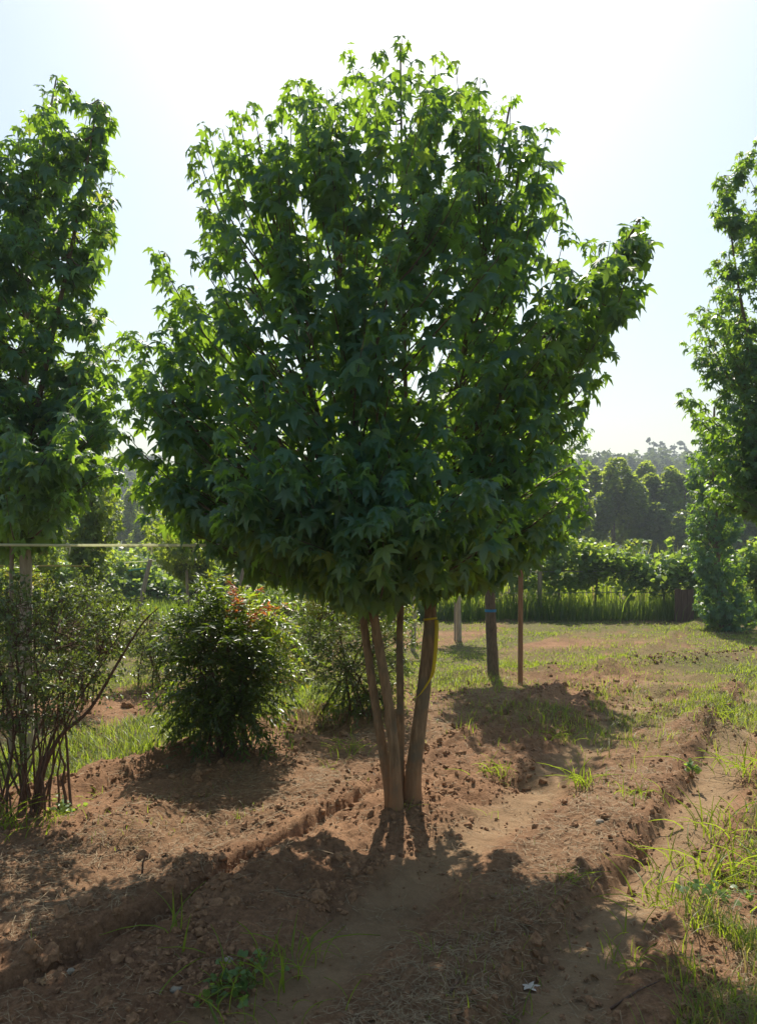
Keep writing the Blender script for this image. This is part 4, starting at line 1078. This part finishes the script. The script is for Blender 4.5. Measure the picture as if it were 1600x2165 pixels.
for args in [('bright grass tuft left of the stem bases, before the dark hollow', 742, 1592, 34, .17, .08), ('small grass tuft between the bright tuft and the pair of sprigs', 690, 1622, 14, .10, .04),
             ('grass tuft right of the thickest stem beside a dark hollow', 1035, 1628, 32, .17, .07), ('low sprig of grass under the tuft beside the dark hollow', 1062, 1652, 12, .10, .04),
             ('upright broad-bladed grass tuft in the middle of the right-hand soil', 1228, 1660, 34, .21, .06), ('spreading low grass tuft nearest the upper edge of the sandy wheel track', 1335, 1688, 34, .13, .08),
             ('wide green grass tuft in tree shade right of the mound', 1180, 1560, 50, .15, .13), ('tall sunlit tuft at the right side behind the loose earth heap', 1520, 1545, 50, .20, .13),
             ('large tuft overhanging the upper end of the sandy track at the right edge', 1590, 1640, 60, .24, .12), ('long-bladed tuft on the right bank beside the sandy track', 1520, 1760, 44, .24, .10),
             ('yellow-green tuft on the right bank at mid height', 1460, 1850, 60, .18, .13), ('tuft leaning over the track edge on the lower right bank', 1385, 1915, 44, .18, .09), ('thick dry-footed tuft at the right edge of the bank', 1570, 1860, 60, .24, .13),
             ('shaded dark tuft on the lowest right bank', 1345, 2040, 40, .15, .10), ('straggling tuft in the shade at the lower left of centre', 545, 2080, 80, .18, .15), ('two long blades right of the straggling shaded tuft', 640, 2020, 10, .20, .04),
             ('thin sprig with one tall blade in the lit strip on the left', 357, 1975, 8, .17, .02), ('curved blades cut off by the bottom edge', 1085, 2158, 14, .13, .05), ('small sprig at the foot of the middle stems', 853, 1718, 8, .10, .02),
             ('small sprig left of the stem bases', 508, 1730, 12, .07, .02), ('sprig on the sunny slope right of the stems', 1025, 1725, 10, .08, .03), ('green tuft on the shaded soil below the right slope', 1210, 1870, 18, .12, .05),
             ('tuft beside the foot of the sparse left shrub', 115, 1740, 24, .12, .06), ('tuft at the clod edge under the grass strip on the left', 200, 1690, 14, .10, .04), ('faint sprig in the shaded straw at lower middle', 920, 2010, 10, .08, .03),
             ('big tuft at the left edge under the sparse shrub', 15, 1760, 36, .22, .08)]:
    tuft(*args)

def broad_weed(label, px, py, n, h, spread, size, mat='vine', tint=.45):
    q = None
    y_ = 1.6 * 1600 / (py - 1165)
    for _ in range(5):
        x_ = (px - 800) / 1600 * y_; z_ = float(ground_z(x_, y_)); y_ = (CAM_Z - z_) * 1600 / (py - 1165)
    root = thing('broadleaf_weed', label, 'weed', (x_, y_, z_), 'broad-leaved weeds on the soil')
    lv = Acc(); stm = Acc(); T = []
    for k in range(n):
        e = np.array([x_ + rng.normal(0, spread), y_ + rng.normal(0, spread), z_ + h * rng.uniform(.4, 1.1)])
        pth = bez(np.array([x_ + rng.normal(0, spread * .4), y_ + rng.normal(0, spread * .4), z_ - .01]), np.array([(x_ + e[0]) / 2, (y_ + e[1]) / 2, e[2]]), e, 5)
        tube(stm, pth, np.linspace(.002, .0008, 5), 4, caps=False)
        for m_ in range(6): T.append(pth[rng.integers(2, 5)] + rng.normal(0, .012, 3))
    T = np.array(T); k = len(T)
    add_leaves(lv, T, leaf_frames(T, rng.normal(0, 1, (k, 3)) * [1, 1, .4], rng.uniform(-.1, .9, k), rng.normal(0, .4, k)), size * rng.uniform(.6, 1.2, k), rng.integers(0, 3, k), np.clip(rng.normal(tint, .15, k), 0, 1), VL)
    stm.build('stem', M['weed'], root); tag(lv.build('foliage', M[mat], root), kind='stuff')
for args in [('clump of small round-leaved weeds in the shade at the lower left of centre', 520, 2105, 16, .09, .09, .017), ('little weed with yellow-green leaves at the upper edge of the sandy track', 1450, 1632, 5, .05, .05, .020, 'vine', .6),
             ('low pale weed at the foot of the sparse left shrub', 130, 1722, 12, .07, .06, .018, 'vine', .8), ('low weed among the grass of the right bank', 1490, 1905, 12, .08, .08, .018)]:
    broad_weed(*args)

# ------------------------------------------------------------------ clods, litter, stones
def ico():
    t = (1 + 5 ** .5) / 2
    v = norm(np.array([[-1, t, 0], [1, t, 0], [-1, -t, 0], [1, -t, 0], [0, -1, t], [0, 1, t], [0, -1, -t], [0, 1, -t], [t, 0, -1], [t, 0, 1], [-t, 0, -1], [-t, 0, 1]], float))
    f = np.array([[0, 11, 5], [0, 5, 1], [0, 1, 7], [0, 7, 10], [0, 10, 11], [1, 5, 9], [5, 11, 4], [11, 10, 2], [10, 7, 6], [7, 1, 8], [3, 9, 4], [3, 4, 2], [3, 2, 6], [3, 6, 8], [3, 8, 9], [4, 9, 5], [2, 4, 11], [6, 2, 10], [8, 6, 7], [9, 8, 1]])
    return v, f
def subdiv(v, f):
    v = list(map(tuple, v)); cache = {}; nf = []
    def mid(a, b):
        k = (min(a, b), max(a, b))
        if k not in cache:
            p = norm((np.array(v[a]) + np.array(v[b])) / 2); v.append(tuple(p)); cache[k] = len(v) - 1
        return cache[k]
    for a, b, c in f:
        d, e, h = mid(a, b), mid(b, c), mid(c, a)
        nf += [[a, d, h], [d, b, e], [h, e, c], [d, e, h]]
    return np.array(v), np.array(nf)
I1 = ico(); I2 = subdiv(*I1)
def lump(base, seed, amp):
    g_ = np.random.default_rng(seed); v, f = base
    k = g_.normal(0, 1, (5, 3)); ph = g_.uniform(0, 6, 5)
    r = 1 + amp * sum(np.sin(v @ (k[i] * 2.4) + ph[i]) for i in range(5)) / 2 + g_.normal(0, amp * .35, len(v))
    return v * r[:, None] * [1, .85, .62], f
C1 = [lump(I1, s, .22) for s in range(6)]; C2 = [lump(I2, s + 50, .25) for s in range(6)]
def rand_rot(n):
    q = norm(rng.normal(0, 1, (n, 4))); w, x, y, z = q.T
    return np.stack([np.stack([1 - 2 * (y * y + z * z), 2 * (x * y - z * w), 2 * (x * z + y * w)], -1), np.stack([2 * (x * y + z * w), 1 - 2 * (x * x + z * z), 2 * (y * z - x * w)], -1), np.stack([2 * (x * z - y * w), 2 * (y * z + x * w), 1 - 2 * (x * x + y * y)], -1)], 1)
def clod_density(x, y):
    v = vcoord(x, y) + .06 * (fbm(x * 3, y * 3, 2) - .5)
    d = 1.0 * np.exp(-((v + 2.72) / .12) ** 2) + .9 * np.exp(-((v + 2.0) / .14) ** 2) + .35 * np.exp(-((v + 2.3) / .3) ** 2) + 1.0 * np.exp(-((v + .11 * (1 - smooth(3.0, 4.1, y)) + .93) / .06) ** 2) + .8 * np.exp(-((v + 4.2) / .15) ** 2) + .5 * np.exp(-((v + 3.5) / .2) ** 2) + .5 * np.exp(-((v + .42) / .05) ** 2) + .08
    line = y - (9.3 + (x - 1.0) / 5.0 * 2.2)
    d = d * (1 - smooth(8, 9.5, y)) + .8 * np.exp(-(line / .3) ** 2) * smooth(.3, 1.2, x)
    for mx_, my_, r_, a_ in MOUNDS[5:13]: d = d + .35 * np.exp(-(((x - mx_) ** 2 + (y - my_) ** 2) / (r_ * r_)))
    return np.clip(d * (.25 + 1.1 * (fbm(x * 2.7 + 3, y * 2.7, 3) > .47)), 0, 1)
cl = Acc()
x, y = scatter(60000, 2.3, 12, clod_density)
x, y = x[:10000], y[:10000]
n = len(x); s = np.exp(rng.normal(math.log(.0075), .58, n)); s = np.clip(s, .004, .05) * (.75 + y / 16)
z = ground_z(x, y) + s * .15
big = s > .021
T = np.stack([x, y, z], 1); Rm = rand_rot(n); vr = rng.integers(0, 6, n); tn = rng.random(n)
add_leaves(cl, T[~big], Rm[~big], s[~big], vr[~big], tn[~big], C1); add_leaves(cl, T[big], Rm[big], s[big], vr[big], tn[big], C2)
o = cl.build('soil_clods', M['clod'], None, False); tag(o, 'loose crumbs and clods of reddish soil along the ruts', None, None, 'stuff')

st = Acc()
x, y = scatter(90000, 2.2, 9, lambda a, b: litter(a, b) * (.3 + .7 * (fbm(a * 3 + 9, b * 3, 3) > .45)))
x, y = x[:14000], y[:14000]
n = len(x); L_ = np.exp(rng.normal(math.log(.045), .55, n)).clip(.015, .2); wd = rng.uniform(.0006, .0013, n) * (.7 + y / 8)
az = rng.uniform(0, 6.28, n); tl = rng.normal(.05, .18, n); bend = rng.normal(0, .18, n)
d = np.stack([np.cos(az) * np.cos(tl), np.sin(az) * np.cos(tl), np.sin(tl)], 1); sd = np.stack([-np.sin(az), np.cos(az), np.zeros(n)], 1); up = np.array([0, 0, 1.0])
c = np.stack([x, y, ground_z(x, y) + .004 + abs(np.sin(tl)) * L_ * .4], 1)
p0 = c - d * L_[:, None] / 2; p2 = c + d * L_[:, None] / 2; p1 = c + sd * (bend * L_)[:, None] + up * (L_ * .06)[:, None]
W = wd[:, None]
V = np.stack([p0 - sd * W, p0 + sd * W, p0 + up * W, p1 - sd * W, p1 + sd * W, p1 + up * W, p2 - sd * W, p2 + sd * W, p2 + up * W], 1).reshape(-1, 3)
b = np.arange(n)[:, None] * 9
F = [np.concatenate([b + i + 3 * k, b + (i + 1) % 3 + 3 * k, b + (i + 1) % 3 + 3 + 3 * k, b + i + 3 + 3 * k], 1) for i in (1, 2) for k in (0, 1)]
st.add(V, np.concatenate(F), np.repeat(rng.random(n), 9))
tag(st.build('straw_litter', M['straw']), 'scattered dry straw and cut stalks lying on the soil', None, None, 'stuff')

ll = Acc()
x, y = scatter(2600, 2.3, 8.5, lambda a, b: .25 + .5 * (fbm(a * 1.3, b * 1.3, 3) > .5))
x, y = x[:420], y[:420]; n = len(x)
add_leaves(ll, np.stack([x, y, ground_z(x, y) + .012], 1), leaf_frames(np.zeros((n, 3)), rng.normal(0, 1, (n, 3)) * [1, 1, .2], rng.normal(0, .35, n), rng.normal(0, .6, n)), rng.uniform(.012, .034, n), rng.integers(0, 6, n), rng.random(n), LEAVES)
M['dry_leaf'] = rough_mat('dry_brown_leaf', (0.13, 0.07, 0.035), (0.32, 0.20, 0.10), (30, 30, 30), .3, .002, .8)
tag(ll.build('leaf_litter', M['dry_leaf']), 'small dry brown leaves scattered over the soil', None, None, 'stuff')

def on_ground(px, py):
    y_ = 1.6 * 1600 / (py - 1165)
    for _ in range(6):
        x_ = (px - 800) / 1600 * y_; z_ = float(ground_z(x_, y_)); y_ = (CAM_Z - z_) * 1600 / (py - 1165)
    return np.array([x_, y_, z_])
for k, (px_, py_, s_, lb) in enumerate([(369, 2098, .022, 'pale stone in the shaded soil at the lower left'), (153, 2056, .018, 'small pale stone on the lit soil near the left edge'), (1272, 1739, .022, 'brownish pebble on the straw slope right of the stems'), (480, 2034, .020, 'grey stone half buried in the shaded rut on the left')]):
    q = on_ground(px_, py_); a = Acc(); v, f = C2[k]; a.add(v * s_ + q + [0, 0, s_ * .25], f)
    tag(a.build('stone', M['stone'], None, True), lb, 'stone')
# fallen leaf in the track
q = on_ground(1118, 2093); a = Acc(); v, f = LEAVES[1]
ang = R(200); rot = np.array([[math.cos(ang), -math.sin(ang), 0], [math.sin(ang), math.cos(ang), 0], [0, 0, 1]])
a.add((v * [1, 1, -.4] * .05) @ rot.T + q + [0, 0, .016], f)
tag(a.build('fallen_leaf', M['dead_leaf']), 'bleached star-shaped leaf lying in the sandy track', 'leaf')
# dry stems standing or lying
for pts, r_, lb in [([(300, 1850), (302, 1825), (308, 1808)], .006, 'thin dark twig standing in the bank above the trench'), ([(952, 2105), (968, 2080), (978, 2062)], .006, 'brown stick lying in the straw at the bottom middle'), ([(1290, 2140), (1350, 2100), (1395, 2080)], .005, 'bent dry stalk at the foot of the right bank')]:
    pp = [on_ground(*pts[0])]
    if pts[0][1] == 1850:
        pp += [P(pts[1][0], pts[1][1], pp[0][1]), P(pts[2][0], pts[2][1], pp[0][1])]
    else:
        pp = [on_ground(*q_) + [0, 0, .010] for q_ in pts]
    a = Acc(); tube(a, pp, [r_, r_ * .8, r_ * .5], 5); tag(a.build('twig', M['shrub_stem']), lb, 'twig')

# ------------------------------------------------------------------ far trees
def quadleaf(seed):
    g_ = np.random.default_rng(seed)
    v = np.array([[-.5, 0, 0], [-.1, .5, .12], [.45, .35, -.05], [.5, -.2, .1], [0, -.5, -.08], [0, 0, .18]]) * g_.uniform(.8, 1.2, (6, 1))
    return v, np.array([[5, 0, 1], [5, 1, 2], [5, 2, 3], [5, 3, 4], [5, 4, 0]])
QL = [quadleaf(s) for s in range(3)]
QS = [(np.array([[-.5, .1, 0], [0, -.5, .12], [.5, 0, -.05], [.05, .5, .1]]) * g_, np.array([[0, 1, 2], [0, 2, 3]])) for g_ in (.9, 1.0, 1.15)]
def crown_cloud(acc, c, rx_, rz_, n, size, cone=.0, seed=0, lobes=14, reach=(.45, .72), lr=(.30, .46)):
    """Leaf clumps gathered on lobes of an uneven crown (c is the crown's centre)."""
    g_ = rng
    th = g_.uniform(0, 6.28, lobes); ph = g_.uniform(-.75, 1, lobes)
    lc = np.stack([np.cos(th) * np.sqrt(1 - ph ** 2 * .8), np.sin(th) * np.sqrt(1 - ph ** 2 * .8), ph], 1) * g_.uniform(*reach, (lobes, 1))
    k = g_.integers(0, lobes, n)
    d = norm(g_.normal(0, 1, (n, 3))) * (g_.uniform(.5, 1, (n, 1)) ** .5) * g_.uniform(*lr, lobes)[k][:, None]
    p = lc[k] + d
    fr = 1 - cone * smooth(-.2, 1.1, p[:, 2])
    p = p * np.stack([fr, fr, np.ones(n)], 1) * [rx_, rx_, rz_] + c
    O = norm(p - c + g_.normal(0, .6 * rx_, (n, 3)))
    Rm = leaf_frames(p, O, g_.uniform(-.2, 1.2, n), g_.normal(0, .6, n))
    tint = np.clip(g_.normal(.45, .14, lobes)[k] + g_.normal(0, .12, n), 0, 1)
    add_leaves(acc, p, Rm, size * g_.uniform(.6, 1.3, n), g_.integers(0, 3, n), tint, QS)
def far_tree(label, px, y, py_top, py_bot, half_px, n, mat='gum_far', size=.27, cone=.22, name='broadleaf_tree', group='rounded trees beyond the vineyard'):
    x_ = (px - 800) / 1600 * y; z0 = float(ground_z(x_, y)); zt_ = P(0, py_top, y)[2]; zb_ = P(0, py_bot, y)[2]
    root = thing(name, label, 'tree', (x_, y, z0), group)
    a = Acc(); tube(a, [[x_, y, z0 - .2], [x_, y, z0 + (zt_ - z0) * .5], [x_ + .1, y, z0 + (zt_ - z0) * .85]], [.18, .11, .04], 6); a.build('trunk', M['bark_grey'], root)
    f = Acc(); crown_cloud(f, np.array([x_, y, (zt_ + zb_) / 2]), half_px / 1600 * y, (zt_ - zb_) / 2 * 1.02, int(n * 1.7), size, cone, lobes=18, reach=(.42, .88), lr=(.24, .42))
    tag(f.build('crown', M[mat], root), kind='stuff'); return root
for args in [('further tree whose top fills the dip between the two broad trees beyond the vineyard', 1342, 55, 992, 1190, 80, 4500), ('further tree beyond the vineyard left of the tallest rounded one', 1250, 56, 985, 1190, 70, 4000), ('large rounded tree beyond the vineyard with the highest sunlit top on the left', 1296, 46, 972, 1195, 88, 7500), ('broad tree beyond the vineyard just left of the leaf-clad column', 1385, 47, 980, 1195, 88, 7500), ('shorter rounded tree beyond the vineyard touching the leaf-clad column', 1445, 45, 1004, 1195, 70, 5500),
             ('loose pale green tree beyond the vineyard beside the middle crown', 1205, 40, 962, 1195, 66, 5000), ('tree beyond the vineyard in the gap right of the leaf-clad column', 1590, 44, 1018, 1195, 75, 4000), ('tree beyond the vineyard hidden by the right-hand crown', 1530, 46, 1000, 1195, 74, 3000),
             ('tree beyond the vineyard behind the blue-banded trunk', 1110, 43, 1000, 1195, 74, 3000), ('tree beyond the vineyard behind the thickest stem', 1010, 45, 1010, 1195, 81, 2700), ('tree beyond the vineyard behind the middle of the crown', 900, 44, 1010, 1195, 81, 2250), ('tree beyond the vineyard behind the left stems', 780, 46, 1000, 1195, 81, 2250),
             ('tree beyond the bushes behind the lower left of the middle crown', 640, 44, 1020, 1195, 81, 2250), ('shaded tree beyond the bushes on the left of the strap', 480, 42, 1030, 1195, 81, 2250), ('olive tree low in the gap below the blue hill', 262, 60, 1030, 1195, 47, 2250), ('green tree low in the gap beside the middle crown', 318, 55, 1045, 1195, 51, 2250), ('dark tree far behind the left-hand crown', 150, 48, 1010, 1195, 81, 2250), ('dark tree far behind the trunk at the left edge', 30, 48, 1010, 1195, 87, 2250)]:
    far_tree(*args)
# wooded hillside: one mass
hw_ = Acc()
cnt = 0
for k in range(820):
    yy_ = 100 + 135 * rng.beta(1.6, 1.4); xx_ = rng.uniform(-.62, .66) * yy_ + rng.normal(0, 4)
    zz_ = float(hill_a(np.array(xx_), np.array(yy_)))
    r_ = rng.uniform(2.2, 3.8)
    crown_cloud(hw_, np.array([xx_, yy_, zz_ + r_ * 1.1]), r_, r_ * rng.uniform(1.0, 1.5), 130, 1.0 * r_ / 3, .25, lobes=11)
tag(hw_.build('hill_wood', M['wood_far']), 'dense mixed wood covering the far hill', None, None, 'stuff')
for k, (px_, py_, y_, lb) in enumerate([(1380, 928, 200, 'ragged pine standing above the others on the skyline'), (1405, 936, 215, 'bluish pine just right of the ragged skyline pine'), (1424, 934, 222, 'bluish pine second from the column on the skyline'), (1446, 936, 215, 'bluish pine nearest the leaf-clad column on the skyline')]):
    x_ = (px_ - 800) / 1600 * y_; z0 = float(hill_a(np.array(x_), np.array(float(y_)))); zt_ = P(0, py_, y_)[2]
    root = thing('pine_tree', lb, 'pine tree', (x_, y_, z0), 'pines on the skyline')
    a = Acc(); tube(a, [[x_, y_, z0 - .3], [x_ + .2, y_, zt_ - .5]], [.35, .08], 6); a.build('trunk', M['bark_grey'], root)
    f = Acc()
    for q in range(7):
        h_ = zt_ - .4 - q * 1.15; w_ = .7 + q * .28
        crown_cloud(f, np.array([x_ + rng.normal(0, .6), y_, h_]), w_ * 1.3, .75, 190, .42, 0, lobes=7)
    tag(f.build('crown', M['pine'], root), kind='stuff')
print('objects', len(bpy.data.objects), 'tris', sum(len(o.data.loop_triangles) if False else len(o.data.polygons) for o in bpy.data.objects if o.type == 'MESH'))
